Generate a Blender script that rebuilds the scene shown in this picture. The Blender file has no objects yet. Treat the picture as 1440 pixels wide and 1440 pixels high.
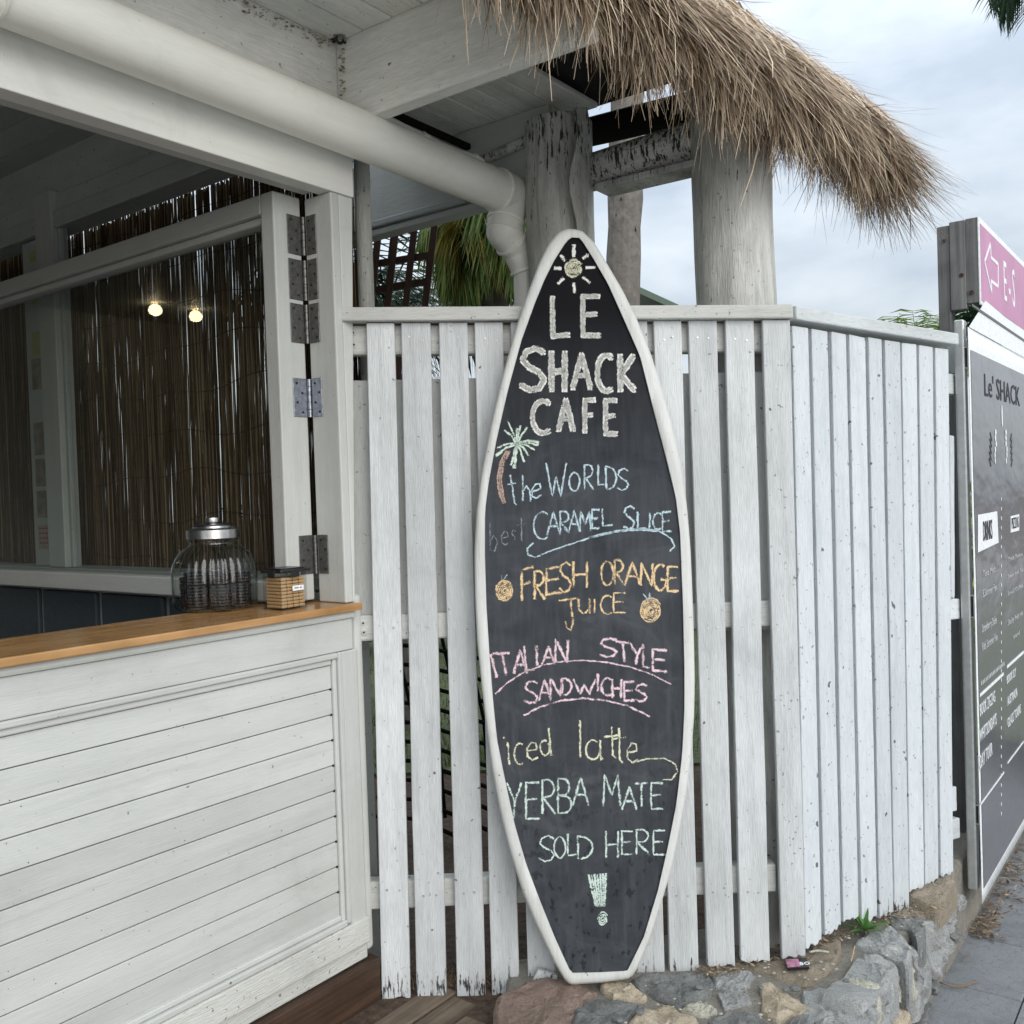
import bpy, math, random
from mathutils import Vector as V, Matrix, noise
random.seed(7)
R = math.radians
# ------------------------------------------------------------------ camera, world, light
F = 1340.0
CAM = V((0, 0, 1.37)); PITCH = R(-1.12); ROLL = R(1.95)
_r0 = V((1, 0, 0)); _u0 = V((0, -math.sin(PITCH), math.cos(PITCH))); FWD = V((0, math.cos(PITCH), math.sin(PITCH)))
RIGHT = _r0*math.cos(ROLL) - _u0*math.sin(ROLL); UP = _r0*math.sin(ROLL) + _u0*math.cos(ROLL)
sc = bpy.context.scene; COL = sc.collection
cd = bpy.data.cameras.new('camera'); cam = bpy.data.objects.new('camera', cd); COL.objects.link(cam)
cd.sensor_width = 36; cd.lens = F/1440*36; cd.clip_start = .05; cd.clip_end = 500
m = Matrix((RIGHT, UP, -FWD)).transposed().to_4x4(); m.translation = CAM; cam.matrix_world = m
sc.camera = cam
W = bpy.data.worlds.new('World'); sc.world = W; W.use_nodes = True
nt = W.node_tree; nt.nodes.clear()
def N(t, typ, **kw):
    n = t.nodes.new(typ)
    for k, v in kw.items():
        if k in n.inputs: n.inputs[k].default_value = v
        else: setattr(n, k, v)
    return n
def L(t, a, b): t.links.new(a, b)
SUN_EL, SUN_AZ = R(25), R(152)     # azimuth clockwise from +Y: behind and to the right of the camera
out = N(nt, 'ShaderNodeOutputWorld'); bg = N(nt, 'ShaderNodeBackground', Strength=.10)
sky = N(nt, 'ShaderNodeTexSky'); sky.sky_type = 'NISHITA'; sky.sun_disc = False; sky.sun_elevation = SUN_EL; sky.sun_rotation = SUN_AZ
tc = N(nt, 'ShaderNodeTexCoord'); mp = N(nt, 'ShaderNodeMapping'); mp.inputs['Scale'].default_value = (1, 1, 2.4)
mp.inputs['Location'].default_value = (.35, .2, .1)
L(nt, tc.outputs['Generated'], mp.inputs['Vector'])
n1 = N(nt, 'ShaderNodeTexNoise', Scale=3.2, Detail=8, Roughness=.5); L(nt, mp.outputs[0], n1.inputs['Vector'])
cr = N(nt, 'ShaderNodeValToRGB'); L(nt, n1.outputs['Fac'], cr.inputs[0])
cr.color_ramp.elements[0].position = .36; cr.color_ramp.elements[0].color = (2.85, 3.3, 3.85, 1)
cr.color_ramp.elements[1].position = .64; cr.color_ramp.elements[1].color = (5.2, 5.55, 5.8, 1)
# CIE overcast: brighter towards the zenith
sx = N(nt, 'ShaderNodeSeparateXYZ'); L(nt, tc.outputs['Generated'], sx.inputs[0])
mr = N(nt, 'ShaderNodeMapRange'); L(nt, sx.outputs['Z'], mr.inputs['Value'])
mr.inputs['From Min'].default_value = 0; mr.inputs['From Max'].default_value = 1
mr.inputs['To Min'].default_value = .82; mr.inputs['To Max'].default_value = 3.0
vm = N(nt, 'ShaderNodeVectorMath', operation='SCALE'); L(nt, cr.outputs[0], vm.inputs[0]); L(nt, mr.outputs[0], vm.inputs['Scale'])
mx = N(nt, 'ShaderNodeMix', data_type='RGBA'); mx.inputs[0].default_value = .9
L(nt, sky.outputs[0], mx.inputs[6]); L(nt, vm.outputs[0], mx.inputs[7])
L(nt, mx.outputs[2], bg.inputs['Color']); L(nt, bg.outputs[0], out.inputs[0])
sl = bpy.data.lights.new('sun', 'SUN'); sl.energy = 1.5; sl.angle = R(55); sl.color = (1, .965, .92)
so = bpy.data.objects.new('sun', sl); COL.objects.link(so)
sd = V((math.sin(SUN_AZ)*math.cos(SUN_EL), math.cos(SUN_AZ)*math.cos(SUN_EL), math.sin(SUN_EL)))
so.rotation_euler = (-sd).to_track_quat('-Z', 'Y').to_euler(); so.location = (3, -4, 8)
sc.view_settings.view_transform = 'Standard'; sc.view_settings.look = 'None'; sc.view_settings.gamma = 1
sc.view_settings.use_curve_mapping = False; sc.view_settings.exposure = .6
# ------------------------------------------------------------------ where a pixel of the photograph meets a real plane
def ray(px, py): return (FWD + RIGHT*((px-720)/F) + UP*((720-py)/F))
def hitP(px, py, p, n):
    d = ray(px, py); return CAM + d*((V(p)-CAM).dot(V(n))/d.dot(V(n)))
def hitY(px, py, Y): return hitP(px, py, (0, Y, 0), (0, 1, 0))
def hitZ(px, py, z): return hitP(px, py, (0, 0, z), (0, 0, 1))
Ud = V((.6, .8, 0)); Vd = V((.8, -.6, 0)); Z = V((0, 0, 1))
_p = V(((500-720)/F*2.6, 2.6, 0)); J0 = hitP(480.6, 700, _p, Vd); J0.z = 0
def K(u, v, z): return J0 + Ud*u + Vd*v + Z*z
def hv(px, py, v=0):      # on the plane v = const: (u, z)
    h = hitP(px, py, K(0, v, 0), Vd); return ((h-J0).dot(Ud), h.z)
def hu(px, py, u=0):
    h = hitP(px, py, K(u, 0, 0), Ud); return ((h-J0).dot(Vd), h.z)
def kpt(p): return ((p-J0).dot(Ud), (p-J0).dot(Vd))
# ------------------------------------------------------------------ mesh builder
class MB:
    def __init__(s): s.v = []; s.f = []; s.sm = False
    def add(s, vs, fs):
        b = len(s.v); s.v += [V(x) for x in vs]; s.f += [tuple(i+b for i in f) for f in fs]; return s
    def hexa(s, p):          # 8 points: bottom ring 0-3, top ring 4-7
        return s.add(p, [(3,2,1,0),(4,5,6,7),(0,1,5,4),(1,2,6,5),(2,3,7,6),(3,0,4,7)])
    def box(s, o, a, b, c):  # corner o and three edge vectors
        o, a, b, c = V(o), V(a), V(b), V(c)
        if a.cross(b).dot(c) < 0: a, b = b, a
        return s.hexa([o, o+a, o+a+b, o+b, o+c, o+a+c, o+a+b+c, o+b+c])
    def kbox(s, u0, u1, v0, v1, z0, z1): return s.box(K(u0, v0, z0), Ud*(u1-u0), Vd*(v1-v0), Z*(z1-z0))
    def wbox(s, x0, x1, y0, y1, z0, z1): return s.box((x0, y0, z0), (x1-x0, 0, 0), (0, y1-y0, 0), (0, 0, z1-z0))
    def bar(s, a, b, side, w, t):   # bar from a to b, half-width w along side, half-thickness t across
        a, b = V(a), V(b); d = (b-a).normalized(); side = (V(side)-d*V(side).dot(d)).normalized(); n = d.cross(side)
        o = a-side*w-n*t
        return s.box(o, side*2*w, n*2*t, b-a)
    def tube(s, pts, rad, seg=12, cap=True, jit=0):
        pts = [V(p) for p in pts]; n = len(pts)
        if not hasattr(rad, '__len__'): rad = [rad]*n
        b = len(s.v); up = None
        for i, p in enumerate(pts):
            t = (pts[min(i+1, n-1)]-pts[max(i-1, 0)]).normalized()
            if up is None: up = t.orthogonal().normalized()
            up = (up - t*up.dot(t)).normalized(); w = t.cross(up)
            for k in range(seg):
                a = 2*math.pi*k/seg; r = rad[i]
                if jit: r *= 1+jit*noise.noise(V((math.cos(a)*1.3, math.sin(a)*1.3, p.z*3+p.x*2)))
                s.v.append(p+up*math.cos(a)*r+w*math.sin(a)*r)
        for i in range(n-1):
            for k in range(seg):
                s.f.append((b+i*seg+k, b+i*seg+(k+1) % seg, b+(i+1)*seg+(k+1) % seg, b+(i+1)*seg+k))
        if cap:
            s.f.append(tuple(b+k for k in reversed(range(seg)))); s.f.append(tuple(b+(n-1)*seg+k for k in range(seg)))
        return s
    def lathe(s, o, prof, seg=32, fn=None):
        b = len(s.v); o = V(o)
        for (r, z) in prof:
            for k in range(seg):
                a = 2*math.pi*k/seg; rr = r*(fn(a, z) if fn else 1)
                s.v.append(o+V((rr*math.cos(a), rr*math.sin(a), z)))
        for i in range(len(prof)-1):
            for k in range(seg):
                s.f.append((b+i*seg+k, b+i*seg+(k+1) % seg, b+(i+1)*seg+(k+1) % seg, b+(i+1)*seg+k))
        return s
    def prism(s, ring, off):
        n = len(ring); ring = [V(p) for p in ring]; off = V(off)
        return s.add(ring+[p+off for p in ring], [tuple(range(n))[::-1], tuple(range(n, 2*n))]+[(i, (i+1) % n, n+(i+1) % n, n+i) for i in range(n)])
    def build(s, name, mat, parent=None, smooth=False, bevel=0, kind=None, seg=2, angle=None):
        me = bpy.data.meshes.new(name); off = V((0, 0, 0)); q = parent
        while q: off += q.location; q = q.parent
        me.from_pydata([tuple(p-off) for p in s.v], [], s.f); me.materials.append(mat)
        if smooth:
            me.polygons.foreach_set('use_smooth', [True]*len(me.polygons))
            if angle: me.set_sharp_from_angle(angle=R(angle))
        me.update()
        o = bpy.data.objects.new(name, me); COL.objects.link(o); o.parent = parent
        if bevel:
            b = o.modifiers.new('bevel', 'BEVEL'); b.width = bevel; b.segments = seg; b.limit_method = 'ANGLE'
        if kind: o['kind'] = kind
        return o
def tag(o, label, cat, group=None, kind=None):
    if label: o['label'] = label
    if cat: o['category'] = cat
    if group: o['group'] = group
    if kind: o['kind'] = kind
    return o
def empty(name, loc, label=None, cat=None, group=None, kind=None):
    o = bpy.data.objects.new(name, None); COL.objects.link(o); o.location = loc; o.empty_display_size = .1
    return tag(o, label, cat, group, kind)
# ------------------------------------------------------------------ materials
UA = math.atan2(Ud.y, Ud.x); VA = math.atan2(Vd.y, Vd.x)
RD = V((.783, .622, 0)); RA = math.atan2(RD.y, RD.x)
def mat(name): 
    m = bpy.data.materials.new(name); m.use_nodes = True; t = m.node_tree
    return m, t, t.nodes['Principled BSDF']
def coords(t, axis, scale):
    c = N(t, 'ShaderNodeTexCoord'); g = N(t, 'ShaderNodeMapping')
    r = N(t, 'ShaderNodeMapping'); L(t, c.outputs['Object'], r.inputs['Vector'])
    ang = {'x': 0, 'z': 0, 'u': UA, 'v': VA, 'r': RA}.get(axis, 0); r.inputs['Rotation'].default_value = (0, 0, -ang)
    L(t, r.outputs[0], g.inputs['Vector'])
    s = list(scale)
    g.inputs['Scale'].default_value = (s[0], s[0], s[1]) if axis == 'z' else (s[1], s[0], s[0])
    return c, g
def ramp(t, fac, stops):
    c = N(t, 'ShaderNodeValToRGB'); L(t, fac, c.inputs[0]); e = c.color_ramp.elements
    while len(e) < len(stops): e.new(.5)
    for i, (p, col) in enumerate(stops):
        e[i].position = p; e[i].color = (*(col if hasattr(col, '__len__') else (col,)*3), 1)
    return c.outputs[0]
def mixc(t, fac, a, b, mode='MIX'):
    x = N(t, 'ShaderNodeMix', data_type='RGBA'); x.blend_type = mode
    for i, s in ((0, fac), (6, a), (7, b)):
        if hasattr(s, 'links') : L(t, s, x.inputs[i])
        else: x.inputs[i].default_value = s if i == 0 else (*s, 1)
    return x.outputs[2]
def paint(name, col=(.66, .665, .63), axis='z', rough=.55, grime=.35, speck=.66, peel=None, bump=.25, gcol=(.33, .34, .31), grain=1.0, fibre=1.0, holes=.76):
    m, t, b = mat(name)
    c, g = coords(t, axis, (38, 2.2))
    gn = N(t, 'ShaderNodeTexNoise', Scale=1.0, Detail=6, Roughness=.65); L(t, g.outputs[0], gn.inputs['Vector'])
    c2, g2 = coords(t, axis, (7, 2.0))
    pn = N(t, 'ShaderNodeTexNoise', Scale=1.0, Detail=8, Roughness=.62); L(t, g2.outputs[0], pn.inputs['Vector'])
    sn = N(t, 'ShaderNodeTexNoise', Scale=70, Detail=3, Roughness=.6); L(t, c.outputs['Object'], sn.inputs['Vector'])
    oi = N(t, 'ShaderNodeObjectInfo')
    base = mixc(t, ramp(t, pn.outputs['Fac'], [(.38, 0), (.75, grime)]), col, gcol)
    base = mixc(t, ramp(t, gn.outputs['Fac'], [(.5, 0), (.8, grime*.9*grain)]), base, tuple(x*.8 for x in gcol))
    sp = ramp(t, sn.outputs['Fac'], [(speck, 0), (speck+.05, .75)])
    base = mixc(t, sp, base, (.10, .095, .08))
    fib = N(t, 'ShaderNodeTexNoise', Scale=1.0, Detail=3); c4, g4 = coords(t, axis, (320, 26)); L(t, g4.outputs[0], fib.inputs['Vector'])
    base = mixc(t, 1.0, base, ramp(t, fib.outputs['Fac'], [(.25, 1-.16*fibre), (.7, 1+.04*fibre)]), 'MULTIPLY')
    bl = N(t, 'ShaderNodeTexNoise', Scale=3.1, Detail=9, Roughness=.72, Distortion=.6); L(t, c.outputs['Object'], bl.inputs['Vector'])
    base = mixc(t, ramp(t, bl.outputs['Fac'], [(.50, 0), (.60, .10), (.72, .45*min(1, grime*2.2))]), base, tuple(x*.75 for x in gcol))
    ho = N(t, 'ShaderNodeTexNoise', Scale=27, Detail=2); L(t, c.outputs['Object'], ho.inputs['Vector'])
    base = mixc(t, ramp(t, ho.outputs['Fac'], [(holes, 0), (holes+.02, .85)]), base, (.05, .045, .04))
    hv_ = N(t, 'ShaderNodeMapRange'); L(t, oi.outputs['Random'], hv_.inputs['Value']); hv_.inputs['To Min'].default_value = .88; hv_.inputs['To Max'].default_value = 1.05
    vv = N(t, 'ShaderNodeVectorMath', operation='SCALE'); L(t, base, vv.inputs[0]); L(t, hv_.outputs[0], vv.inputs['Scale']); base = vv.outputs[0]
    if peel:   # (z_full, z_none): weathered bare timber near the foot
        geo = N(t, 'ShaderNodeNewGeometry'); s = N(t, 'ShaderNodeSeparateXYZ'); L(t, geo.outputs['Position'], s.inputs[0])
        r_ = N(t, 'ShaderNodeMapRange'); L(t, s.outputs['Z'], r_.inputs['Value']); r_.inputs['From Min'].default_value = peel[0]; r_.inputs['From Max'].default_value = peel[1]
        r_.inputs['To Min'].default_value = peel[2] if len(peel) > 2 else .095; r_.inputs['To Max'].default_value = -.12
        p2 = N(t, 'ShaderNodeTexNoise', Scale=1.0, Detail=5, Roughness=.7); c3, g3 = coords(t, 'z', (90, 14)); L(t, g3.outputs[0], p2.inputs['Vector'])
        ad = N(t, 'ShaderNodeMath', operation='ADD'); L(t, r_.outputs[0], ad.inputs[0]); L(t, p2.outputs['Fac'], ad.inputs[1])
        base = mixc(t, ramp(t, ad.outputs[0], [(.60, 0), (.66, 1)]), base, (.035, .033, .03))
    L(t, base, b.inputs['Base Color']); b.inputs['Roughness'].default_value = rough
    ad = N(t, 'ShaderNodeMath', operation='ADD'); L(t, gn.outputs['Fac'], ad.inputs[0]); L(t, sp, ad.inputs[1])
    fa = N(t, 'ShaderNodeMath', operation='ADD'); L(t, ad.outputs[0], fa.inputs[0]); L(t, fib.outputs['Fac'], fa.inputs[1])
    bp = N(t, 'ShaderNodeBump', Strength=bump, Distance=.004); L(t, fa.outputs[0], bp.inputs['Height']); L(t, bp.outputs[0], b.inputs['Normal'])
    return m
def wood(name, c1, c2, axis='u', rough=.6, sc_=(30, 1.6), bump=.3, spec=.3):
    m, t, b = mat(name); c, g = coords(t, axis, sc_)
    n = N(t, 'ShaderNodeTexNoise', Scale=1.0, Detail=8, Roughness=.65, Distortion=.4); L(t, g.outputs[0], n.inputs['Vector'])
    n2 = N(t, 'ShaderNodeTexNoise', Scale=9, Detail=4); L(t, c.outputs['Object'], n2.inputs['Vector'])
    col = ramp(t, n.outputs['Fac'], [(.3, c1), (.7, c2)])
    col = mixc(t, ramp(t, n2.outputs['Fac'], [(.4, 0), (.75, .45)]), col, tuple(x*.5 for x in c1))
    L(t, col, b.inputs['Base Color']); b.inputs['Roughness'].default_value = rough; b.inputs['Specular IOR Level'].default_value = spec
    bp = N(t, 'ShaderNodeBump', Strength=bump, Distance=.003); L(t, n.outputs['Fac'], bp.inputs['Height']); L(t, bp.outputs[0], b.inputs['Normal'])
    return m
def plain(name, col, rough=.5, metal=0, bump=0, bscale=60, var=.15, emit=0, spec=.5):
    m, t, b = mat(name); c = N(t, 'ShaderNodeTexCoord'); n = N(t, 'ShaderNodeTexNoise', Scale=bscale, Detail=5, Roughness=.6)
    L(t, c.outputs['Object'], n.inputs['Vector'])
    L(t, ramp(t, n.outputs['Fac'], [(.3, tuple(x*(1-var) for x in col)), (.7, tuple(min(1, x*(1+var)) for x in col))]), b.inputs['Base Color'])
    b.inputs['Roughness'].default_value = rough; b.inputs['Metallic'].default_value = metal; b.inputs['Specular IOR Level'].default_value = spec
    if bump:
        bp = N(t, 'ShaderNodeBump', Strength=bump, Distance=.004); L(t, n.outputs['Fac'], bp.inputs['Height']); L(t, bp.outputs[0], b.inputs['Normal'])
    if emit: b.inputs['Emission Color'].default_value = (*col, 1); b.inputs['Emission Strength'].default_value = emit
    return m
def island(name, stops, rough=.8, trans=0, spec=.3):
    m, t, b = mat(name); g = N(t, 'ShaderNodeNewGeometry')
    c = ramp(t, g.outputs['Random Per Island'], stops); L(t, c, b.inputs['Base Color']); b.inputs['Roughness'].default_value = rough
    b.inputs['Specular IOR Level'].default_value = spec
    if trans:
        tr = N(t, 'ShaderNodeBsdfTranslucent'); L(t, c, tr.inputs['Color']); ms = N(t, 'ShaderNodeMixShader'); ms.inputs[0].default_value = trans
        L(t, b.outputs[0], ms.inputs[1]); L(t, tr.outputs[0], ms.inputs[2]); L(t, ms.outputs[0], t.nodes['Material Output'].inputs[0])
    return m
def rock(name, c1, c2, c3, cracks=.06, hard=1.0):
    m, t, b = mat(name); c = N(t, 'ShaderNodeTexCoord'); oi = N(t, 'ShaderNodeObjectInfo')
    rm = N(t, 'ShaderNodeVectorMath', operation='SCALE'); rm.inputs[0].default_value = (3, 5, 7); L(t, oi.outputs['Random'], rm.inputs['Scale'])
    va_ = N(t, 'ShaderNodeVectorMath', operation='ADD'); L(t, c.outputs['Object'], va_.inputs[0]); L(t, rm.outputs[0], va_.inputs[1]); P = va_.outputs[0]
    def nz(sc_, de, ro=.65, di=0):
        n_ = N(t, 'ShaderNodeTexNoise', Scale=sc_, Detail=de, Roughness=ro, Distortion=di); L(t, P, n_.inputs['Vector']); return n_.outputs['Fac']
    A, B_, C_ = nz(11, 10, .72, .5), nz(330, 3, .8), nz(4, 6)
    col = ramp(t, A, [(.30, c1), (.46, c2), (.56, c2), (.70, c3)])
    col = mixc(t, 1.0, col, ramp(t, B_, [(.32, .42), (.48, .95), (.60, 1.05), (.74, 1.55)]), 'MULTIPLY')
    D_ = nz(60, 6, .75)
    col = mixc(t, ramp(t, D_, [(.55, 0), (.66, .55)]), col, tuple(x*.45 for x in c1))
    vo_ = N(t, 'ShaderNodeTexVoronoi', Scale=9); vo_.feature = 'DISTANCE_TO_EDGE'; L(t, P, vo_.inputs['Vector'])
    ck_ = ramp(t, vo_.outputs['Distance'], [(0, 0), (.018, 1)])
    col = mixc(t, ramp(t, C_, [(.5, 0), (.72, .6)]), col, tuple(x*.5 for x in c2))
    L(t, col, b.inputs['Base Color']); b.inputs['Roughness'].default_value = .88; b.inputs['Specular IOR Level'].default_value = .25
    ml = N(t, 'ShaderNodeMath', operation='MULTIPLY_ADD'); L(t, B_, ml.inputs[0]); ml.inputs[1].default_value = .10; L(t, A, ml.inputs[2])
    m2 = N(t, 'ShaderNodeMath', operation='MULTIPLY_ADD'); L(t, D_, m2.inputs[0]); m2.inputs[1].default_value = .30; L(t, ml.outputs[0], m2.inputs[2])
    m3 = N(t, 'ShaderNodeMath', operation='MULTIPLY_ADD'); L(t, ck_, m3.inputs[0]); m3.inputs[1].default_value = cracks; L(t, m2.outputs[0], m3.inputs[2])
    bp = N(t, 'ShaderNodeBump', Strength=hard, Distance=.016); L(t, m3.outputs[0], bp.inputs['Height']); L(t, bp.outputs[0], b.inputs['Normal'])
    return m
M = {}
KC = (.55, .56, .535)
M['k_f'] = paint('fascia_paint', (.80, .80, .745), 'u', grime=.2, speck=.73, rough=.5, bump=.1, fibre=.25, holes=.80)
M['k_u'] = paint('kiosk_paint_along', KC, 'u', grime=.36, speck=.705, rough=.5, bump=.16, fibre=.25, holes=.80)
M['k_v'] = paint('kiosk_paint_across', KC, 'v', grime=.25, speck=.72, rough=.5, fibre=.25, holes=.80)
M['k_z'] = paint('kiosk_paint_upright', KC, 'z', grime=.25, speck=.71, rough=.5, fibre=.25, holes=.80)
M['k_peel'] = paint('kiosk_paint_peeling', (.62, .62, .58), 'u', grime=.4, speck=.66, rough=.55, bump=.6)
M['k_in'] = paint('kiosk_inner_paint', (.46, .49, .475), 'v', grime=.3, rough=.5, fibre=.25, holes=.80)
M['k_blue'] = plain('inner_blue_grey_paint', (.055, .075, .09), .5)
M['fence'] = paint('fence_paint', (.66, .68, .685), 'z', holes=.73, grime=.6, speck=.665, peel=(.03, .12), rough=.6, bump=.45, gcol=(.36, .38, .38))
M['fence_r'] = paint('fence_paint_street', (.60, .63, .65), 'z', holes=.725, grime=.5, speck=.655, peel=(.06, .12), rough=.55, bump=.45, gcol=(.42, .47, .5))
M['fence_x'] = paint('fence_rail_paint', (.58, .58, .55), 'x', grime=.45, speck=.66, rough=.6, bump=.35)
M['fence_rx'] = paint('fence_rail_paint_street', (.62, .65, .66), 'r', grime=.4, speck=.66, rough=.6, bump=.35)
M['fence_back'] = paint('fence_back_paint', (.60, .61, .59), 'z', grime=.4, rough=.7)
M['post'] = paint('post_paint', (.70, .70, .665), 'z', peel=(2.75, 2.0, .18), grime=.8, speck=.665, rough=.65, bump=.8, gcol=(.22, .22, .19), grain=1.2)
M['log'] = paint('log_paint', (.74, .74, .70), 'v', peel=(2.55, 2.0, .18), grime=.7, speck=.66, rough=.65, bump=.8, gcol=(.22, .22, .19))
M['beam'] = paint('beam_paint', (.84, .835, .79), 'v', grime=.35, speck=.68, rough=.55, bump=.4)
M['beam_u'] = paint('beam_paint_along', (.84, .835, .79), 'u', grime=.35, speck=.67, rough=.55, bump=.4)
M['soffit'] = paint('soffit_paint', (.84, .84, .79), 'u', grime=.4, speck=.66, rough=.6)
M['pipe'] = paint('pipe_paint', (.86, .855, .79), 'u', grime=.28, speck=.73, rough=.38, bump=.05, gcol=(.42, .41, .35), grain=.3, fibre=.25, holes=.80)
M['black'] = plain('rot_and_gap_black', (.012, .011, .01), .9, bump=.5, spec=.1)
M['counter'] = wood('oiled_timber', (.34, .17, .06), (.50, .29, .12), 'u', .22, (45, 2.2), .08, .5)
M['deck'] = wood('weathered_deck', (.07, .05, .035), (.20, .155, .115), 'u', .75, (40, 1.8), .8)
M['darkwood'] = wood('dark_skirting_timber', (.025, .014, .009), (.085, .05, .032), 'u', .5, (36, 1.6), .7)
M['greywood'] = wood('grey_weathered_timber', (.10, .10, .098), (.23, .225, .22), 'z', .8, (45, 2), .8)
M['trellis'] = wood('brown_trellis_timber', (.035, .016, .010), (.075, .036, .024), 'z', .55)
M['hinge'] = plain('aged_steel', (.15, .148, .142), .42, .85, .3, 90, .35)
M['hinge2'] = plain('zinc_steel', (.30, .32, .36), .38, .85, .3, 90, .3)
M['dark'] = plain('dark_hole', (.01, .01, .01), .8)
M['steel'] = plain('brushed_steel', (.62, .62, .62), .25, 1)
M['alu'] = plain('aluminium', (.56, .57, .56), .42, .75, .1, 40, .12)
M['cookie'] = plain('dark_cookie', (.010, .008, .010), .5, bump=.6, bscale=200)
M['biscuit'] = plain('golden_biscuit', (.52, .34, .17), .75, bump=.4, bscale=150)
M['plastic'] = plain('black_plastic', (.012, .012, .013), .3)
M['paper'] = plain('white_paper', (.75, .76, .78), .6)
M['note'] = plain('yellow_paper', (.38, .40, .18), .7)
M['photo'] = plain('faded_print', (.22, .20, .17), .4, bscale=25, var=.5)
M['notew'] = plain('pale_red_note', (.40, .30, .27), .6)
M['ink'] = plain('ink', (.02, .02, .03), .7)
M['red_ink'] = plain('red_ink', (.25, .03, .03), .7)
M['rim'] = paint('board_rim_paint', (.66, .665, .64), 'z', grime=.45, speck=.68, rough=.5, bump=.3, fibre=.4)
M['reed'] = island('dry_reeds', [(0, (.03, .018, .010)), (.45, (.075, .048, .027)), (.8, (.15, .10, .06)), (1, (.36, .28, .19))], .95, .10, 0)
M['thatch'] = island('thatch_straw', [(0, (.09, .058, .038)), (.15, (.25, .175, .115)), (.45, (.48, .37, .265)), (.7, (.56, .475, .38)), (.88, (.74, .58, .40)), (1, (.88, .76, .57))], .8, .12, .2)
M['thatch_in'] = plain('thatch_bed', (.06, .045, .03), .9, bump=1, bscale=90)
M['frond'] = island('palm_green', [(0, (.08, .15, .04)), (.5, (.19, .30, .09)), (.85, (.34, .44, .17)), (1, (.58, .50, .18))], .5, .5)
M['frond_dk'] = island('palm_dark_green', [(0, (.015, .04, .02)), (1, (.05, .10, .05))], .5, .2)
M['frond_y'] = island('palm_yellowing', [(0, (.22, .24, .05)), (.5, (.45, .33, .08)), (1, (.60, .50, .20))], .5, .4)
M['weed'] = island('weed_green', [(0, (.05, .14, .03)), (1, (.12, .28, .07))], .5, .25)
M['grass'] = island('grass_green', [(0, (.05, .075, .02)), (.7, (.11, .15, .045)), (1, (.24, .23, .10))], .7, .3)
M['leaf'] = island('dry_litter', [(0, (.07, .04, .02)), (.5, (.18, .12, .07)), (1, (.42, .33, .22))], .8)
M['soil'] = plain('soil_mulch', (.065, .042, .028), .95, bump=1, bscale=45, var=.6)
M['lawn'] = plain('lawn_green', (.085, .105, .045), .9, bump=1, bscale=30, var=.4)
M['mortar'] = rock('wall_mortar', (.17, .155, .125), (.27, .25, .215), (.38, .36, .315))
M['st_grey'] = rock('grey_granite', (.20, .205, .20), (.36, .365, .355), (.52, .525, .515))
M['st_dark'] = rock('dark_granite', (.11, .115, .11), (.22, .225, .215), (.36, .36, .345))
M['st_tan'] = rock('tan_sandstone', (.36, .28, .19), (.52, .44, .33), (.66, .59, .47))
M['st_red'] = rock('red_brown_stone', (.14, .085, .065), (.27, .20, .165), (.48, .43, .38))
M['st_white'] = rock('pale_stone', (.36, .34, .27), (.50, .48, .40), (.62, .60, .52))
M['st_brown'] = rock('brown_stone', (.17, .14, .10), (.29, .245, .185), (.42, .37, .30))
M['paver'] = rock('paver_granite', (.19, .195, .20), (.225, .235, .245), (.26, .27, .28), 0, .35)
M['concrete'] = plain('bounce_concrete', (.42, .41, .39), .9, bump=.4, bscale=20, var=.1)
M['joint'] = plain('paver_joint', (.035, .035, .035), .9)
M['trunk'] = plain('palm_bark', (.14, .125, .11), .9, bump=1, bscale=22, var=.35)
M['green_tin'] = plain('green_roof_tin', (.06, .10, .07), .5)
M['white_face'] = plain('white_face', (.72, .74, .75), .45)
M['pink'] = plain('pink_panel', (.43, .165, .30), .35, bscale=6, var=.14)
def pane_mat(name, tint, rough=0.0, ior=1.5, refl=1.0):
    m, t, b = mat(name); t.nodes.remove(b)
    tr = N(t, 'ShaderNodeBsdfTransparent'); tr.inputs[0].default_value = (*tint, 1)
    gl = N(t, 'ShaderNodeBsdfGlossy'); gl.inputs['Roughness'].default_value = rough
    ge = N(t, 'ShaderNodeNewGeometry'); io = N(t, 'ShaderNodeMapRange'); io.inputs['To Min'].default_value = ior; io.inputs['To Max'].default_value = 1/ior; L(t, ge.outputs['Backfacing'], io.inputs['Value'])
    fr = N(t, 'ShaderNodeFresnel'); L(t, io.outputs[0], fr.inputs['IOR']); ms = N(t, 'ShaderNodeMixShader')
    fm = N(t, 'ShaderNodeMath', operation='MULTIPLY'); fm.inputs[1].default_value = refl; L(t, fr.outputs[0], fm.inputs[0])
    L(t, fm.outputs[0], ms.inputs[0]); L(t, tr.outputs[0], ms.inputs[1]); L(t, gl.outputs[0], ms.inputs[2]); L(t, ms.outputs[0], t.nodes['Material Output'].inputs[0])
    return m
M['pane'] = pane_mat('window_glass', (.93, .95, .94))
M['jar'] = pane_mat('jar_glass', (.90, .93, .92), .02, 1.5, 1.6)
M['clear'] = pane_mat('clear_plastic', (.93, .93, .92), .05, 1.35)
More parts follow.
